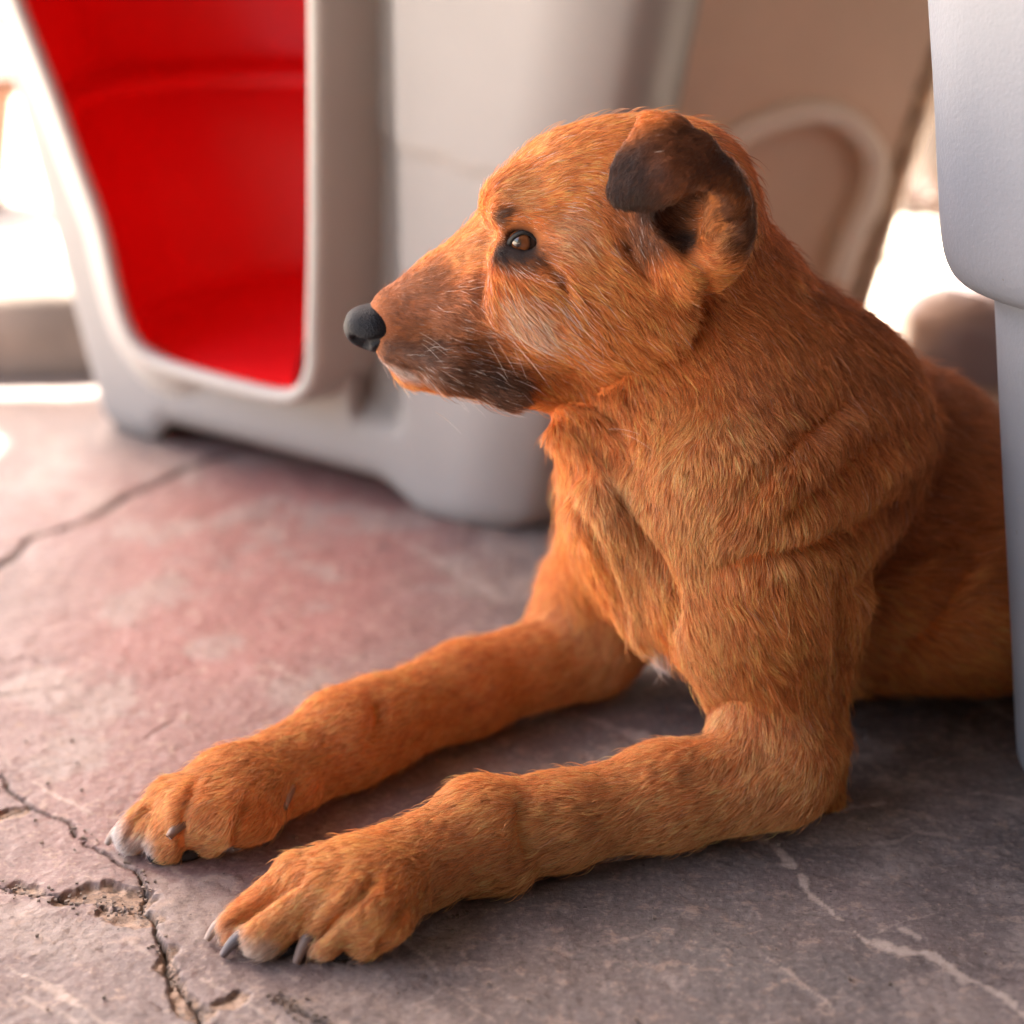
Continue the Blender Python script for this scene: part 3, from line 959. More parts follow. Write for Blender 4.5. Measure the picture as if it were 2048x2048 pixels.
# ------------------------------------------------------------------ build the dog
dog = empty('dog', (.17, 1.15, 0), 'ginger brown dog with folded ear lying on the stone floor, head turned in profile', 'dog')
body = mesh_np('body', DV, DF, M_skin, dog)
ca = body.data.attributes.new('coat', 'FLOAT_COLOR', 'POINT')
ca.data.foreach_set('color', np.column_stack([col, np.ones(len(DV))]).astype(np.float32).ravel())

def make_curves(name, pts, rad, colr, mat, parent):
    """pts (n,k,3), rad (n,k), colr (n,3)"""
    n, k, _ = pts.shape
    hc = bpy.data.hair_curves.new(name)
    hc.add_curves([k] * n)
    off = np.array(parent.location)
    hc.attributes['position'].data.foreach_set('vector', (pts - off).astype(np.float32).ravel())
    ra = hc.attributes.get('radius') or hc.attributes.new('radius', 'FLOAT', 'POINT')
    ra.data.foreach_set('value', rad.astype(np.float32).ravel())
    at = hc.attributes.new('coat', 'FLOAT_COLOR', 'CURVE')
    at.data.foreach_set('color', np.column_stack([colr, np.ones(n)]).astype(np.float32).ravel())
    hc.materials.append(mat)
    o = bpy.data.objects.new(name, hc)
    scene.collection.objects.link(o); o.parent = parent
    return o

DENS = 1.75e6
def grow():
    global rng
    qd = dens[DF].mean(1) * DA * DENS * (1 + .5 * (flen[DF].mean(1) < .0085))
    cnt = rng.poisson(qd)
    q = np.repeat(np.arange(len(DF)), cnt); n = len(q)
    u = rng.random(n); v = rng.random(n)
    wt = np.stack([(1 - u) * (1 - v), u * (1 - v), u * v, (1 - u) * v], 1)
    idx = DF[q]
    I = lambda A: (A[idx] * (wt[..., None] if A.ndim > 1 else wt)).sum(1)
    root = I(DV); nor = I(DN); nor /= np.linalg.norm(nor, axis=1)[:, None]
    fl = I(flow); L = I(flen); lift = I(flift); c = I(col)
    # large scale wandering of the coat, so that it lies in tufts and partings
    tuft = np.stack([fbm(root, 60, 2, s) for s in (101, 102, 103)], 1)
    fl = fl / (np.linalg.norm(fl, axis=1)[:, None] + 1e-9) + tuft * .40 * np.clip(L / .016, .3, 1.2)[:, None]
    fl += rng.normal(0, .10, (n, 3))
    t = fl - (fl * nor).sum(1)[:, None] * nor
    t /= np.linalg.norm(t, axis=1)[:, None] + 1e-9
    L = L * (.62 + .55 * rng.random(n)) * (1 + .18 * fbm(root, 40, 2, 105))
    stray = rng.random(n) < .018
    L[stray] *= 1.5
    lift = lift * (.75 + .5 * rng.random(n)) + .25 * stray
    s = np.array([0, .28, .62, 1.0])
    side = np.cross(nor, t)
    bend = rng.normal(0, .12, n) + .25 * vnoise(root, 120, 107)
    pts = root[:, None, :] - nor[:, None, :] * .0004 + L[:, None, None] * (
        t[:, None, :] * s[None, :, None] + nor[:, None, :] * (lift[:, None] * 1.55 * (s - .55 * s * s)[None, :])[..., None]
        + side[:, None, :] * (bend[:, None] * (s * s)[None, :])[..., None])
    # clumping towards the tip of a neighbouring guide hair
    ns = max(n // 26, 10)
    g = rng.choice(n, ns, replace=False)
    kd = kdtree.KDTree(ns)
    for i, j in enumerate(g): kd.insert(root[j], i)
    kd.balance()
    near = g[np.fromiter((kd.find(r)[1] for r in root.tolist()), dtype=np.int64, count=n)]
    str_ = np.clip(.18 + .32 * (L / .018), .2, .55) * (.6 + .4 * rng.random(n))
    d0 = root - root[near]
    for i in (1, 2, 3):
        tgt = pts[near, i] + d0 * (1 - .75 * s[i])
        ok = (np.linalg.norm(d0, axis=1) < .010) & ((nor * nor[near]).sum(1) > .5)
        f = (str_ * s[i] * ok)[:, None]
        pts[:, i] = pts[:, i] * (1 - f) + tgt * f
    pts[:, :, 2] = np.maximum(pts[:, :, 2], .0008 + .0012 * rng.random(n)[:, None])
    # hair-to-hair variation, a share of pale and of dark guard hairs, tuft to tuft variation
    c = c * np.exp(rng.normal(0, .27, n))[:, None] * (1 + .13 * vnoise(root, 300, 109))[:, None]
    tone = np.exp(rng.normal(0, .10, n))
    c = c * tone[near][:, None]
    pale = rng.random(n) < .030
    c[pale] = c[pale] * .5 + np.array([.95, .66, .44]) * .5 * np.clip(c[pale].max(1) * 2.2 - .2, .02, 1)[:, None]
    grey = rng.random(n) < .10 * np.exp(-((root - W(1060, 630, 1.06)) ** 2).sum(1) / .0006) + .02 * np.exp(-((root - W(1120, 470, 1.06)) ** 2).sum(1) / .0020) + .04 * np.exp(-((root - W(920, 750, 1.07)) ** 2).sum(1) / .0005)
    grey &= c.max(1) > .10
    c[grey] = np.array([.85, .74, .64])
    L2 = np.where(grey, 1.25, 1)
    pts = pts[:, :1] + (pts - pts[:, :1]) * L2[:, None, None]
    dark = rng.random(n) < .06
    c[dark] *= .45
    c = np.clip(c, .006, .93)
    wd = (.000095 + .00006 * np.clip(L / .02, 0, 1)) * (1 - .25 * rng.random(n))
    rad = wd[:, None] * np.array([1.0, .95, .7, .12])[None, :]
    print('hairs', n)
    return make_curves('coat', pts, rad, c, M_hair, dog)
coat = grow()

# long single hairs: whiskers on lip and brow
def whiskers():
    rs = np.random.default_rng(5)
    P = []; C = []
    def w(x, y, Y, dx, dy, dz, L, c, droop=.3, n=1, sp=8):
        for _ in range(n):
            a = W(x + rs.normal(0, sp), y + rs.normal(0, sp), Y)
            d = np.array([dx, dy, dz], float) + rs.normal(0, .14, 3); d /= np.linalg.norm(d)
            l = L * (.7 + .5 * rs.random()); s = np.linspace(0, 1, 7)
            P.append(a + l * (d * s[:, None] + np.array([.25, 0, -1]) * (droop * s * s)[:, None])); C.append(c)
    wh = (.80, .70, .60); dk = (.03, .02, .02)
    w(860, 700, 1.072, .8, -.55, -.35, .020, wh, n=4, sp=26)
    w(1020, 680, 1.064, .6, -.4, -.6, .022, wh, n=7, sp=22)
    w(985, 760, 1.064, .7, -.2, -.6, .015, dk, n=8, sp=12)
    w(905, 785, 1.078, .75, -.1, -.6, .013, wh, n=10, sp=20)
    w(800, 740, 1.085, .5, -.3, -.8, .009, wh, n=8, sp=14)
    w(1180, 620, 1.055, .6, -.4, -.5, .020, wh, n=3, sp=12)
    w(1000, 432, 1.058, .1, -.6, .6, .008, dk, n=6, sp=6)
    w(1060, 442, 1.055, .5, -.6, .2, .006, (.3, .18, .1), n=10, sp=10)
    w(1230, 860, 1.05, .7, -.5, .1, .020, wh, n=2, sp=10)
    w(1316, 1280, 1.065, .1, -.3, -.9, .016, (.85, .85, .85), n=22, sp=9)
    P = np.array(P); C = np.array(C)
    rad = np.tile(.00008 * np.array([1, 1, .9, .8, .65, .4, .1]), (len(P), 1))
    make_curves('whiskers', P, rad, C, M_hair, dog)
whiskers()

def eye(s):
    c = W(1050, 479, HY + s * .0304)
    r = .0098
    nu, nv = 40, 24
    th = np.linspace(0, 2 * np.pi, nu, endpoint=False); ph = np.linspace(0, np.pi, nv)
    T, Pp = np.meshgrid(th, ph, indexing='ij')
    ax = np.array([-.40, s * .92, .02]); M = rot_to(ax)
    bulge = 1 + .10 * np.exp(-(Pp / .55) ** 2)
    loc = np.stack([np.cos(Pp), np.sin(Pp) * np.cos(T), np.sin(Pp) * np.sin(T)], -1) * bulge[..., None] * r
    V = c + loc.reshape(-1, 3) @ M
    o = mesh_np('eye', V, grid_faces(nu, nv, True), M_eye, dog)
    a = o.data.attributes.new('polar', 'FLOAT', 'POINT')
    a.data.foreach_set('value', (Pp.ravel() / np.pi).astype(np.float32))
def eye_mat():
    m, nt, b = new_mat('brown_eye'); L = nt.links
    a = N(nt, 'ShaderNodeAttribute', attribute_name='polar')
    r = N(nt, 'ShaderNodeValToRGB'); cr = r.color_ramp
    cr.elements[0].position = .0; cr.elements[0].color = (.004, .003, .003, 1)
    cr.elements[1].position = .40; cr.elements[1].color = (.03, .016, .012, 1)
    for p, c in ((.055, (.006, .004, .003)), (.085, (.11, .036, .012)), (.17, (.21, .068, .02)), (.21, (.06, .02, .009)), (.225, (.015, .009, .007)), (.28, (.10, .06, .05))):
        e = cr.elements.new(p); e.color = (*c, 1)
    L.new(a.outputs['Fac'], r.inputs[0]); L.new(r.outputs[0], b.inputs['Base Color'])
    b.inputs['Roughness'].default_value = .06; b.inputs['Coat Weight'].default_value = .8; b.inputs['Coat Roughness'].default_value = .02
    return m
M_eye = eye_mat()
eye(-1); eye(1)

def tube(pts, rad, nseg=10, closed=False, caps=True):
    pts = np.asarray(pts); n = len(pts)
    V = []; up = np.array([0, .3, 1.])
    for i in range(n):
        a = pts[(i - 1) % n if closed else max(i - 1, 0)]; b = pts[(i + 1) % n if closed else min(i + 1, n - 1)]
        t = b - a; t /= np.linalg.norm(t) + 1e-12
        x = np.cross(t, up)
        if np.linalg.norm(x) < .1: x = np.cross(t, np.array([0, 1., 0]))
        x /= np.linalg.norm(x); y = np.cross(x, t)
        for k in range(nseg):
            an = 2 * np.pi * k / nseg
            V.append(pts[i] + rad[i] * (math.cos(an) * x + math.sin(an) * y))
    F = []
    for i in range(n if closed else n - 1):
        for k in range(nseg):
            j = (i + 1) % n; k2 = (k + 1) % nseg
            F.append((i * nseg + k, i * nseg + k2, j * nseg + k2, j * nseg + k))
    if caps and not closed:
        F.append(tuple(range(nseg))); F.append(tuple((n - 1) * nseg + k for k in reversed(range(nseg))))
    return np.array(V), F

def eyelid(s):
    pl = [(1003, 517), (1018, 490), (1030, 472), (1048, 464), (1066, 471), (1086, 493), (1070, 506), (1050, 511), (1026, 512)]
    dp = [.031, .0355, .0385, .0400, .0400, .0385, .0395, .0390, .0365]
    P = [W(x, y, HY - d) * (np.array([1, 1, 1]) if s < 0 else np.array([1, -1, 1])) + (0 if s < 0 else np.array([0, 2 * HY, 0])) for (x, y), d in zip(pl, dp)]
    P = resample(P, 44, True)
    V, F = tube(P, np.interp(np.linspace(0, 9, 44, endpoint=False), [0, 1, 2, 4, 5, 6, 7, 8, 9], [.0028, .0022, .0016, .0014, .0018, .0027, .0032, .0034, .0028]), 8, True)
    mesh_np('eyelid', V, F, M_lid, dog)
eyelid(-1); eyelid(1)

def nose():
    f = Field(W(690, 720, HY) - .03, W(790, 620, HY) + .03, .0007)
    e = lambda c, r, k=.004, op=1, M=None: ell(c, r, k, 0, (1, 0, 0), op, M, f)
    e(W(747, 657, HY), (.0135, .0160, .0115), .004)
    e(W(758, 646, HY), (.0120, .0140, .0115), .004)
    e(W(719, 650, HY), (.0085, .0120, .0092), .006)
    for s in (-1, 1):
        e(W(755, 668, HY + s * .0075), (.0095, .0075, .0095), .004)
        cone(W(712, 682, HY + s * .0105), W(724, 690, HY + s * .0110), .0034, .0043, .0025, 0, op=-1, F=f)
        cone(W(724, 688, HY + s * .0130), W(768, 676, HY + s * .0160), .0026, .0008, .0020, 0, op=-1, F=f)
    cone(W(693, 640, HY), W(712, 705, HY), .0009, .0009, .003, 0, op=-1, F=f)
    V, F = f.surface(); V = smooth_mesh(V, F, 2)
    mesh_np('nose', V, F, M_nose, dog)
nose()

def claw(base, tip, r, mat, bend=.0035):
    base = np.array(base); tip = np.array(tip)
    s = np.linspace(0, 1, 9)
    P = base + (tip - base) * s[:, None] + np.array([0, 0, 1]) * (bend * 4 * s * (1 - s))[:, None]
    rad = r * (1 - .52 * s ** 2.2)
    V, F = tube(P, rad, 12)
    o = mesh_np('claw', V, F, mat, dog)
    a = o.data.attributes.new('along', 'FLOAT', 'POINT')
    a.data.foreach_set('value', np.repeat(s, 12).astype(np.float32))
claw(gz(462, 1842, .010), gz(414, 1880, .003), .0034, M_claw_pink)
claw(gz(505, 1868, .012), gz(445, 1912, .0025), .0038, M_claw_dark)
claw(gz(640, 1850, .018), gz(592, 1926, .002), .0042, M_claw_mix)
claw(gz(728, 1868, .012), gz(700, 1915, .002), .0034, M_claw_dark)
claw(gz(262, 1655, .012), gz(214, 1688, .0035), .0036, M_claw_pink)
claw(gz(398, 1636, .0260), gz(337, 1675, .0235), .0040, M_claw_mix, .0035)
claw(gz(500, 1655, .010), gz(470, 1690, .002), .0030, M_claw_dark)
claw(gz(592, 1550, .0290), gz(569, 1617, .0255), .0034, M_claw_mix, .0015)
def pad(c, r, M=None):
    f = Field(np.array(c) - max(r) - .004, np.array(c) + max(r) + .004, .001)
    ell(c, r, .004, 0, (1, 0, 0), 1, M, f)
    f.D = np.maximum(f.D, (-((f.lo[2] + f.h * np.arange(f.n[2])) - .0008))[None, None, :].astype(np.float32))
    V, F = f.surface(); mesh_np('paw_pad', V, F, M_pad, dog)
LM = rot_to((-.91, -.41, 0))
for q in ((376, 1702), (330, 1708), (425, 1690), (505, 1660), (570, 1890), (680, 1898), (750, 1886)):
    pad(gz(*q, .005), (.010, .0065, .0050), LM)
# ------------------------------------------------------------------ plastic kennels
def frame_of(ax, ay, bx, by):
    A = np.array(G(ax, ay)[:2]); B = np.array(G(bx, by)[:2])
    e = (B - A) / np.linalg.norm(B - A)
    return A, e, np.array([-e[1], e[0]])

class Loc:
    """local kennel axes: s along the front, d into the kennel, z up"""
    def __init__(s, A, e, n): s.A, s.e, s.n = np.array(A), np.array(e), np.array(n)
    def __call__(s, sdz):
        q = np.atleast_2d(np.array(sdz, float))
        return np.column_stack([s.A + q[:, :1] * s.e + q[:, 1:2] * s.n, q[:, 2]])

def inside_poly(P, poly):
    x, y = P[:, 0], P[:, 1]; r = np.zeros(len(P), bool); j = len(poly) - 1
    for i in range(len(poly)):
        xi, yi = poly[i]; xj, yj = poly[j]
        c = ((yi > y) != (yj > y)) & (x < (xj - xi) * (y - yi) / (yj - yi + 1e-12) + xi)
        r ^= c; j = i
    return r

def sweep(L, loop, prof, flare=None):
    """sweep a profile of (outward, depth) pairs along a closed loop of (s, z)"""
    P = np.array(loop); n = len(P)
    t = np.roll(P, -1, 0) - np.roll(P, 1, 0); t /= np.linalg.norm(t, axis=1)[:, None]
    nr = np.stack([t[:, 1], -t[:, 0]], 1)
    ar = .5 * np.sum(P[:, 0] * np.roll(P[:, 1], -1) - np.roll(P[:, 0], -1) * P[:, 1])
    if ar < 0: nr = -nr
    V = []
    for i in range(n):
        tl = 0 if not flare else 1 - smooth01(P[i:i + 1, 0], .08, .22)[0]
        for pj, (o, d) in enumerate(prof):
            if flare and pj >= len(prof) - 2:
                fo, fd = flare[pj - len(prof) + 2]; o = o * (1 - tl) + fo * tl; d = d * (1 - tl) + fd * tl
            V.append((P[i, 0] + nr[i, 0] * o, d, P[i, 1] + nr[i, 1] * o))
    return L(V), grid_faces(n, len(prof), True)

def kennel_left():
    A, e, nb = frame_of(200, 860, 1000, 1080)
    L = Loc(A, e, nb)
    org = L([(.22, .25, 0)])[0]
    root = empty('dog_kennel', org, 'large beige plastic dog kennel with red inside seen through its tall open doorway', 'kennel')
    H = .62
    door = resample([(-.020, .378), (.020, .300), (.045, .245), (.065, .201), (.078, .150), (.088, .121), (.104, .103), (.134, .096), (.198, .0935), (.258, .094), (.280, .101), (.291, .118), (.294, .150), (.299, .215), (.303, .30), (.307, .399), (.308, .46), (.295, .50), (.25, .515), (.10, .515), (-.02, .505), (-.055, .485), (-.052, .45)], 220, True)
    # shell: path round the kennel, bottom edge cut into feet
    def path(z):
        sl = -.005 - .30 * z + .10 * max(z - .42, 0); sr = .400 + .20 * z - .3 * max(z - .42, 0); Rr = .105; Rl = .025; D = .52
        pts = []
        for k in range(9):
            a = -np.pi + (np.pi / 2) * k / 8
            pts.append((sl + Rl + Rl * np.cos(a), Rl + Rl * np.sin(a)))
        for k in range(1, 131): pts.append((sl + Rl + (sr - sl - Rl) * k / 131, 0))
        for k in range(25):
            a = -np.pi / 2 + (np.pi / 2) * k / 24
            pts.append((sr + Rr * np.cos(a), Rr + Rr * np.sin(a)))
        for k in range(1, 12): pts.append((sr + Rr, Rr + (D - 2 * Rr) * k / 12))
        for k in range(17):
            a = (np.pi / 2) * k / 16
            pts.append((sr + Rr * np.cos(a), D - Rr + Rr * np.sin(a)))
        for k in range(1, 12): pts.append((sr + (sl + Rr - sr) * k / 12, D))
        for k in range(17):
            a = np.pi / 2 + (np.pi / 2) * k / 16
            pts.append((sl + Rr + Rr * np.cos(a), D - Rr + Rr * np.sin(a)))
        for k in range(1, 12): pts.append((sl, D - Rr + (Rl - D + Rr) * k / 12))
        return np.array(pts)
    foot = lambda s, i, n: (.021 * smooth01(np.array([s]), .055, .085)[0] * (1 - smooth01(np.array([s]), .325, .385)[0]))
    nz = 90
    P0 = path(0); n = len(P0)
    zt = np.linspace(0, 1, nz)
    V = np.zeros((n, nz, 3))
    cen = np.array([.22, .26])
    for j, t in enumerate(zt):
        zz_ = t * H
        P = path(zz_)
        for i in range(n):
            zb = foot(P[i, 0], i, n) if (9 <= i < 150) else (0.015 if (170 < i < 185 or 205 < i < 215) else 0)
            z = zb + (H - zb) * t
            p = P[i].copy()
            p[0] -= .0; d = p - cen; d /= np.linalg.norm(d)
            seam = .296 - .12 * np.clip(p[0] - .331, -1, .35)
            off = .007 * smooth01(np.array([z]), seam - .003, seam + .002)[0]
            off -= .010 * (1 - smooth01(np.array([z]), zb - .004, zb + .018)[0])
            off -= .10 * max(0, (t - .9) / .1) ** 2
            if 9 <= i < 150 and z > .03:
                g_ = np.array([p[0]]); zz1 = smooth01(np.array([z]), .062, .088)[0]
                off -= .036 * (1 - smooth01(g_, .343 + .10 * (z - .25) * 0, .362)[0]) * smooth01(g_, .302, .312)[0] * zz1 * abs(d[1])
            q = p + d * off
            V[i, j] = (q[0] - .56 * max(q[1] - .02, 0), q[1], z)
    flat = V.reshape(-1, 3)
    F = grid_faces(n, nz, True)
    # leave the doorway open
    mid = flat[F].mean(1)
    dr = np.array([(s - .065 * (1 - smooth01(np.array([s]), .08, .25)[0]), z - .011 * (1 - smooth01(np.array([z]), .10, .14)[0])) for s, z in door])
    hole = inside_poly(mid[:, [0, 2]] + np.array([-.0, 0]), dr) & (mid[:, 1] < .02)
    F = F[~hole]
    Vw = L(flat)
    top = len(Vw)
    faces = [tuple(f) for f in F]
    o = mesh_np('shell', Vw, faces, M_shell, root)
    md = o.modifiers.new('thick', 'SOLIDIFY'); md.thickness = .006; md.offset = -1
    # raised door frame: rounded pale rim, outer flank back to the shell, jamb into the kennel
    prof = [(.001, -.030), (0, -.034), (.001, -.039), (.0045, -.0415), (.0085, -.0415), (.012, -.038), (.0135, -.030), (.0145, .010), (.016, .045)]
    Vs, Fs = sweep(L, door, prof, [(.030, -.018), (.074, .001)])
    mesh_np('door_frame', Vs, Fs, M_frame, root)
    # red liner: floor, tub wall, ledge and upper wall
    dl_z = np.array([.05, .10, .15, .20, .30, .378, .45, .60]); dl_s = np.array([.115, .098, .080, .065, .020, -.020, -.052, -.08])
    def ring(z, out):
        dl = np.interp(z, dl_z, dl_s); f = 1.0
        rr_ = .030 * (1 - smooth01(np.array([z]), .10, .16)[0])
        r = [(dl - .001, -.035), (dl - .032, -.012), (dl - .066, .015), (dl - .105, .05), (dl - .137, .08), (dl - .165, .17), (dl - .150, .25), (dl - .07, .315), (.10, .355), (.17, .36), (.215, .31), (.262, .22), (.284 - rr_, .10), (.290 - rr_, .02), (.291 - rr_, -.02)]
        P = resample(r, 90)
        c = np.array([.18, .17]); d = P - c; d = d / np.linalg.norm(d, axis=1)[:, None]
        w = smooth01(P[:, 1], -.01, .06)[:, None]
        P = P + d * out * w
        lim = -.005 - .30 * z + .10 * max(z - .42, 0) - .56 * np.maximum(P[:, 1] - .02, 0) + .009
        P[:, 0] = np.maximum(P[:, 0], lim)
        return np.column_stack([P, np.full(90, z)])
    rows = [ring(.085, -.03), ring(.087, -.015), ring(.095, -.004), ring(.115, 0), ring(.17, .0), ring(.258, .0), ring(.264, -.010), ring(.272, -.013), ring(.279, -.010), ring(.282, .0), ring(.283, .024), ring(.295, .030), ring(.36, .030), ring(.44, .015), ring(.54, .01)]
    R_ = np.stack(rows, 1)
    Vr = L(R_.reshape(-1, 3)); Fr = grid_faces(90, len(rows))
    mesh_np('liner_wall', Vr, Fr, M_red, root)
    mesh_np('light_lid', L([(-.24, .13, .545), (.36, .13, .545), (.36, .40, .545), (-.24, .40, .545)]), [(0, 1, 2, 3)], M_red, root, smooth=False)  # unseen part lid, added to dim light falling in through the open top
    fl = L([(s, d, .0865) for s, d, _ in ring(.085, .002)] + [(.265, -.034, .0865), (.115, -.034, .0865)])
    mesh_np('liner_floor', fl, [tuple(range(len(fl)))], M_red, root, smooth=False)
kennel_left()

def kennel_right():
    P0 = np.array([.275, 1.79]); e = np.array([.93, .37]); e /= np.linalg.norm(e); nb = np.array([-e[1], e[0]])
    L = Loc(P0, e, nb)
    def onp(x, y):
        d = _ray(x, y); t = (P0 @ nb) / (d[:2] @ nb); q = CC + d * t
        return ((q[:2] - P0) @ e, q[2])
    root = empty('dog_kennel', L([(.1, .2, 0)])[0], 'sand coloured plastic kennel with a raised arch standing behind the neck of the dog', 'kennel')
    def path(z):
        sr = .022 + .30 * z; sl = -.175 - .08 * z; Rr = .05; D = .30; p = []
        for k in range(13):
            a = -np.pi + (np.pi / 2) * k / 12; p.append((sl + Rr + Rr * np.cos(a), Rr + Rr * np.sin(a)))
        for k in range(1, 60): p.append((sl + Rr + (sr - sl - Rr) * k / 60, 0))
        for k in range(13):
            a = -np.pi / 2 + (np.pi / 2) * k / 12; p.append((sr + Rr * np.cos(a) - Rr * .5, Rr + Rr * np.sin(a)))
        for k in range(13):
            a = (np.pi / 2) * k / 12; p.append((sr - Rr * .5 + Rr * np.cos(a), D - Rr + Rr * np.sin(a)))
        for k in range(13):
            a = np.pi / 2 + (np.pi / 2) * k / 12; p.append((sl + Rr + Rr * np.cos(a), D - Rr + Rr * np.sin(a)))
        return np.array(p)
    H = .60; nz = 50; n = len(path(0)); V = np.zeros((n, nz, 3)); cen = np.array([-.05, .15])
    arch = [onp(*q) for q in ((1395, 560), (1375, 400), (1410, 315), (1500, 255), (1620, 222), (1700, 250), (1745, 320), (1735, 400), (1700, 470), (1670, 560))]
    arch = resample(arch, 60)
    poly = np.array(list(arch) + [(arch[-1][0], 0.0), (arch[0][0], 0.0)])
    for j in range(nz):
        z = j / (nz - 1) * H; P = path(z); d = P - cen; d /= np.linalg.norm(d, axis=1)[:, None]
        off = -.12 * max(0, (z / H - .88) / .12) ** 2
        P = P + d * off
        V[:, j, :2] = P; V[:, j, 2] = z
    flat = V.reshape(-1, 3)
    rec = inside_poly(flat[:, [0, 2]], poly) & (flat[:, 1] < .02)
    flat[rec, 1] += .022
    faces = [tuple(f) for f in grid_faces(n, nz, True)] + [tuple(i * nz + nz - 1 for i in range(n))]
    mesh_np('shell', L(flat), faces, M_sand, root)
    pts = L([(s, -.004, z) for s, z in arch])
    Vt, Ft = tube(pts, np.full(60, .0115), 10)
    mesh_np('arch_rim', Vt, Ft, M_archrim, root)
kennel_right()

def kennel_front():
    C0 = np.array([.304, 1.095]); e1 = np.array([.50, -.866]); e2 = np.array([.92, .39])
    prof = [(0, .314), (.004, .309), (.012, .305), (.03, .302), (.10, .293), (.20, .2795), (.286, .2685), (.2895, .266), (.291, .262), (.293, .254), (.2965, .2475), (.302, .2425), (.311, .2385), (.326, .2355), (.35, .2325), (.40, .2265), (.46, .2185), (.54, .210), (.575, .215), (.60, .235)]
    root = empty('dog_kennel', (.55, 1.02, 0), 'cool grey plastic kennel with an overhanging upper shell close beside the shoulder of the dog', 'kennel')
    cen = np.array([.66, 1.02]); rad = .035
    cor = [C0, C0 + e2 * .52, C0 + e2 * .52 + e1 * .42, C0 + e1 * .42]
    m = len(cor); pts = []
    for i in range(m):
        p = cor[i]; a = cor[(i - 1) % m] - p; b = cor[(i + 1) % m] - p
        a /= np.linalg.norm(a); b /= np.linalg.norm(b)
        for k in range(15):
            t = k / 14
            q = (1 - t) ** 2 * (p + a * rad * 1.6) + 2 * t * (1 - t) * p + t * t * (p + b * rad * 1.6)
            pts.append(q)
        nx = cor[(i + 1) % m]
        for k in range(1, 14):
            pts.append(p + (nx - p) * (.12 + .76 * k / 14))
    pts = np.array(pts)
    corner_in = .027
    def part(name, rows, shade=True):
        zr = resample([(r, z) for z, r in rows], len(rows) * 7)
        n = len(pts); V = []
        for i in range(n):
            for r, z in zr:
                f = (cen[0] - r + corner_in) / (cen[0] - .304)
                q = cen + (pts[i] - cen) * f
                V.append((q[0], q[1], z))
        k = len(zr)
        F = [tuple(f) for f in grid_faces(n, k, True)]
        F.append(tuple(i * k + k - 1 for i in range(n))); F.append(tuple(i * k for i in reversed(range(n))))
        mesh_np(name, V, F, M_grey, root)
    part('lower_shell', prof[:8])
    part('upper_shell', prof[8:])
kennel_front()

# ------------------------------------------------------------------ small blurred things behind
def lump(name, c, r, mat, label, cat, seed, M=None, amp=.12, k=7, group=None):
    nu, nv = 48, 30
    th = np.linspace(0, 2 * np.pi, nu, endpoint=False); ph = np.linspace(0, np.pi, nv)
    T, Pp = np.meshgrid(th, ph, indexing='ij')
    D = np.stack([np.sin(Pp) * np.cos(T), np.sin(Pp) * np.sin(T), np.cos(Pp)], -1).reshape(-1, 3)
    D = np.sign(D) * np.abs(D) ** .72
    V = D * np.array(r) * (1 + amp * fbm(D, k * .25, 4, seed))[:, None]
    if M is not None: V = V @ M
    V = V + np.array(c)
    o = mesh_np(name, V, grid_faces(nu, nv, True), mat)
    return tag(o, label, cat, group)
a = G(40, 765)
lump('stone_block', (a[0] - .06, a[1] + .10, .032), (.22, .085, .062), M_rock, 'low brown stone block beyond the floor at the left edge', 'stone', 3)
a = G(1945, 772)
lump('boulder', (a[0] + .02, a[1] + .06, .03), (.085, .07, .062), M_bowl, 'dark rounded boulder just behind the back of the dog', 'stone', 9)
a = G(18, 470)
def pot():
    c = (a[0] - .15, a[1] + .3)
    prof = [(.0, .0), (.07, .0), (.075, .01), (.10, .15), (.115, .15), (.115, .185), (.10, .185), (.09, .14), (.0, .14)]
    prof = prof
    V = []; nu = 40
    for i in range(nu):
        an = 2 * np.pi * i / nu
        for r, z in prof: V.append((c[0] + r * math.cos(an), c[1] + r * math.sin(an), z - .02))
    o = mesh_np('flower_pot', V, grid_faces(nu, len(prof), True), M_terra)
    tag(o, 'terracotta flower pot on the bright ground at the far left', 'pot')
pot()
def trunk():
    p = np.array([.665, 3.0]); n = 18; z = np.linspace(-.05, 2.4, n)
    P = np.column_stack([p[0] + .05 * np.sin(z * 2), p[1] + .04 * np.cos(z * 3), z])
    root = empty('tree', (p[0], p[1], -.02), 'young brown tree trunk in the sunlight beyond the right kennel', 'tree')
    V, F = tube(P, .062 * (1 - .18 * z) + .02 * np.exp(-z * 12), 16)
    mesh_np('trunk', V, F, M_trunk, root)
    rs = np.random.default_rng(3); V = []; F = []
    m, nt, b = new_mat('tree_leaves'); b.inputs['Base Color'].default_value = (.07, .11, .03, 1)
    for _ in range(2600):
        q = rs.normal(0, 1, 3); q /= np.linalg.norm(q); q = q * np.array([.8, .8, .5]) * rs.random() ** .4 + (p[0], p[1] + .2, 2.75)
        x = rs.normal(0, 1, 3); x /= np.linalg.norm(x); y = np.cross(x, rs.normal(0, 1, 3)); y /= np.linalg.norm(y)
        k = len(V); s = .03
        V += [q - x * s, q + y * s * .5, q + x * s, q - y * s * .5]; F.append((k, k + 1, k + 2, k + 3))
    mesh_np('crown', V, F, m, root, smooth=False)
trunk()
LEAFG = 'dry orange leaves lying on the bright ground behind the dog'
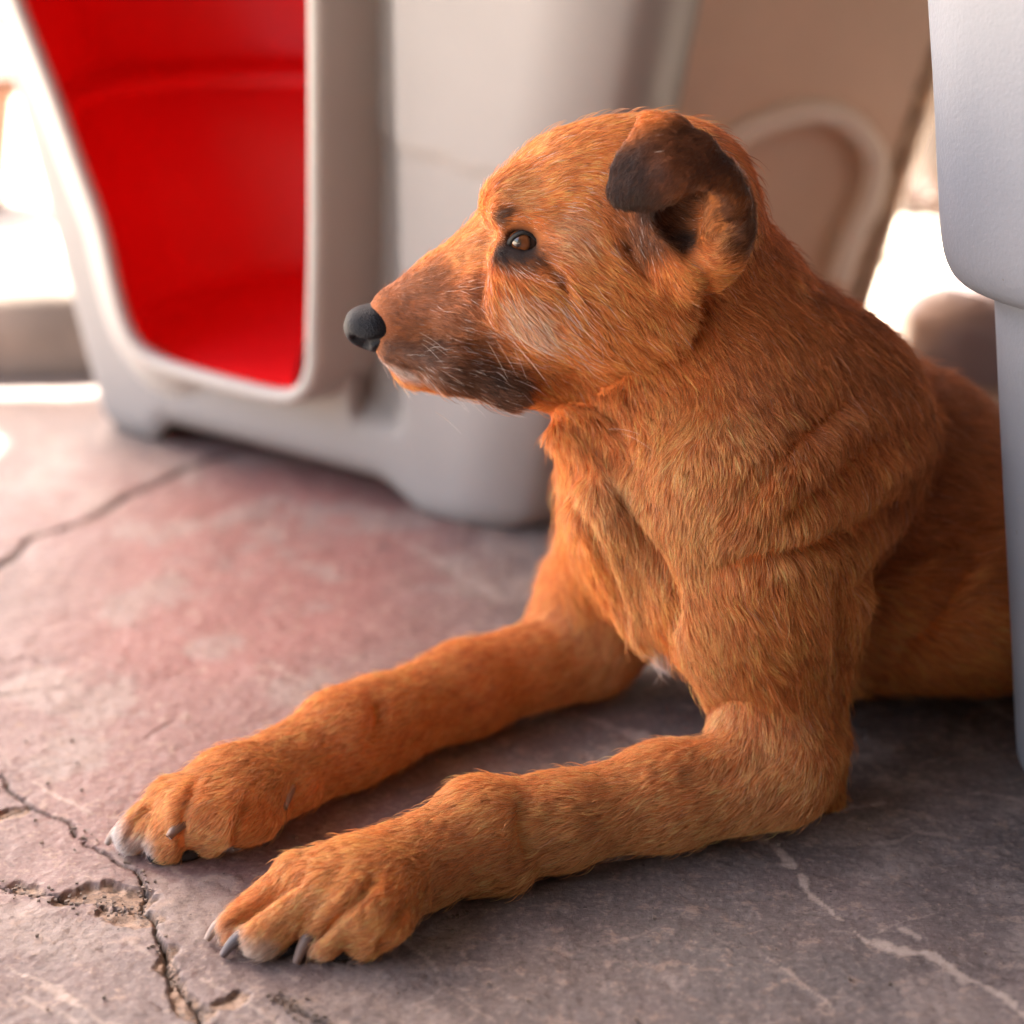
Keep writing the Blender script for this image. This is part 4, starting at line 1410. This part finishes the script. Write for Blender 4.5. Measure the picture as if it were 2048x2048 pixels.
def leaf(x, y, size, rz, label, curl=.35, seed=1):
    c = G(x, y)
    out = [(0, -1.0), (.12, -.45), (.55, -.55), (.45, -.2), (.95, .05), (.5, .25), (.55, .7), (.2, .55), (0, 1.05), (-.2, .55), (-.6, .65), (-.5, .2), (-.95, 0), (-.45, -.2), (-.5, -.6), (-.12, -.45)]
    P = resample(out, 64, True); V = []; rings = 7
    for i in range(64):
        for j in range(rings):
            f = j / (rings - 1); q = P[i] * f
            h = curl * (q[0] ** 2 + .5 * q[1] ** 2) + .08 * math.sin(6 * q[0] + seed)
            ca, sa = math.cos(rz), math.sin(rz)
            V.append((c[0] + size * (q[0] * ca - q[1] * sa), c[1] + size * (q[0] * sa + q[1] * ca), -.012 + size * h))
    o = mesh_np('dry_leaf', V, grid_faces(64, rings, True), M_leaf)
    md = o.modifiers.new('thick', 'SOLIDIFY'); md.thickness = .0015
    tag(o, label, 'leaf', LEAFG)
leaf(1822, 395, .080, .3, 'large curled orange leaf, the farthest of the fallen leaves', 1.1)
leaf(1885, 425, .070, 1.3, 'orange leaf half hidden by the grey kennel edge', 1.2, 2)
leaf(1765, 485, .040, 2.2, 'smallest orange leaf, nearest to the neck of the dog', .7, 3)

def grit():
    rs = np.random.default_rng(8); V = []; F = []
    lines = [[(0, 1555), (130, 1645), (282, 1742), (292, 1822), (345, 1945), (400, 2040)], [(0, 1772), (160, 1802), (292, 1824)], [(560, 1992), (660, 2050)]]
    for k in range(260):
        if rs.random() < .6:
            ln = resample(lines[rs.integers(0, 3)], 60); p = ln[rs.integers(0, 60)] + rs.normal(0, 10, 2)
        else:
            p = np.array([rs.uniform(0, 2048), rs.uniform(1200, 2048)])
        c = G(*p, .0012); r = rs.uniform(.0003, .0010)
        for i in range(8):
            an = rs.uniform(.6, 1.2, 3)
            V.append(c + r * an * np.array([(1, -1)[i & 1], (1, -1)[(i >> 1) & 1], (.8, -.8)[(i >> 2) & 1]]))
        b = len(V) - 8
        F += [tuple(b + j for j in q) for q in ((0, 1, 3, 2), (4, 6, 7, 5), (0, 4, 5, 1), (2, 3, 7, 6), (0, 2, 6, 4), (1, 5, 7, 3))]
    o = mesh_np('grit', V, F, M_rock, smooth=False)
    tag(o, 'fine sandy grit scattered in the cracks of the stone floor', 'grit', kind='stuff')
grit()
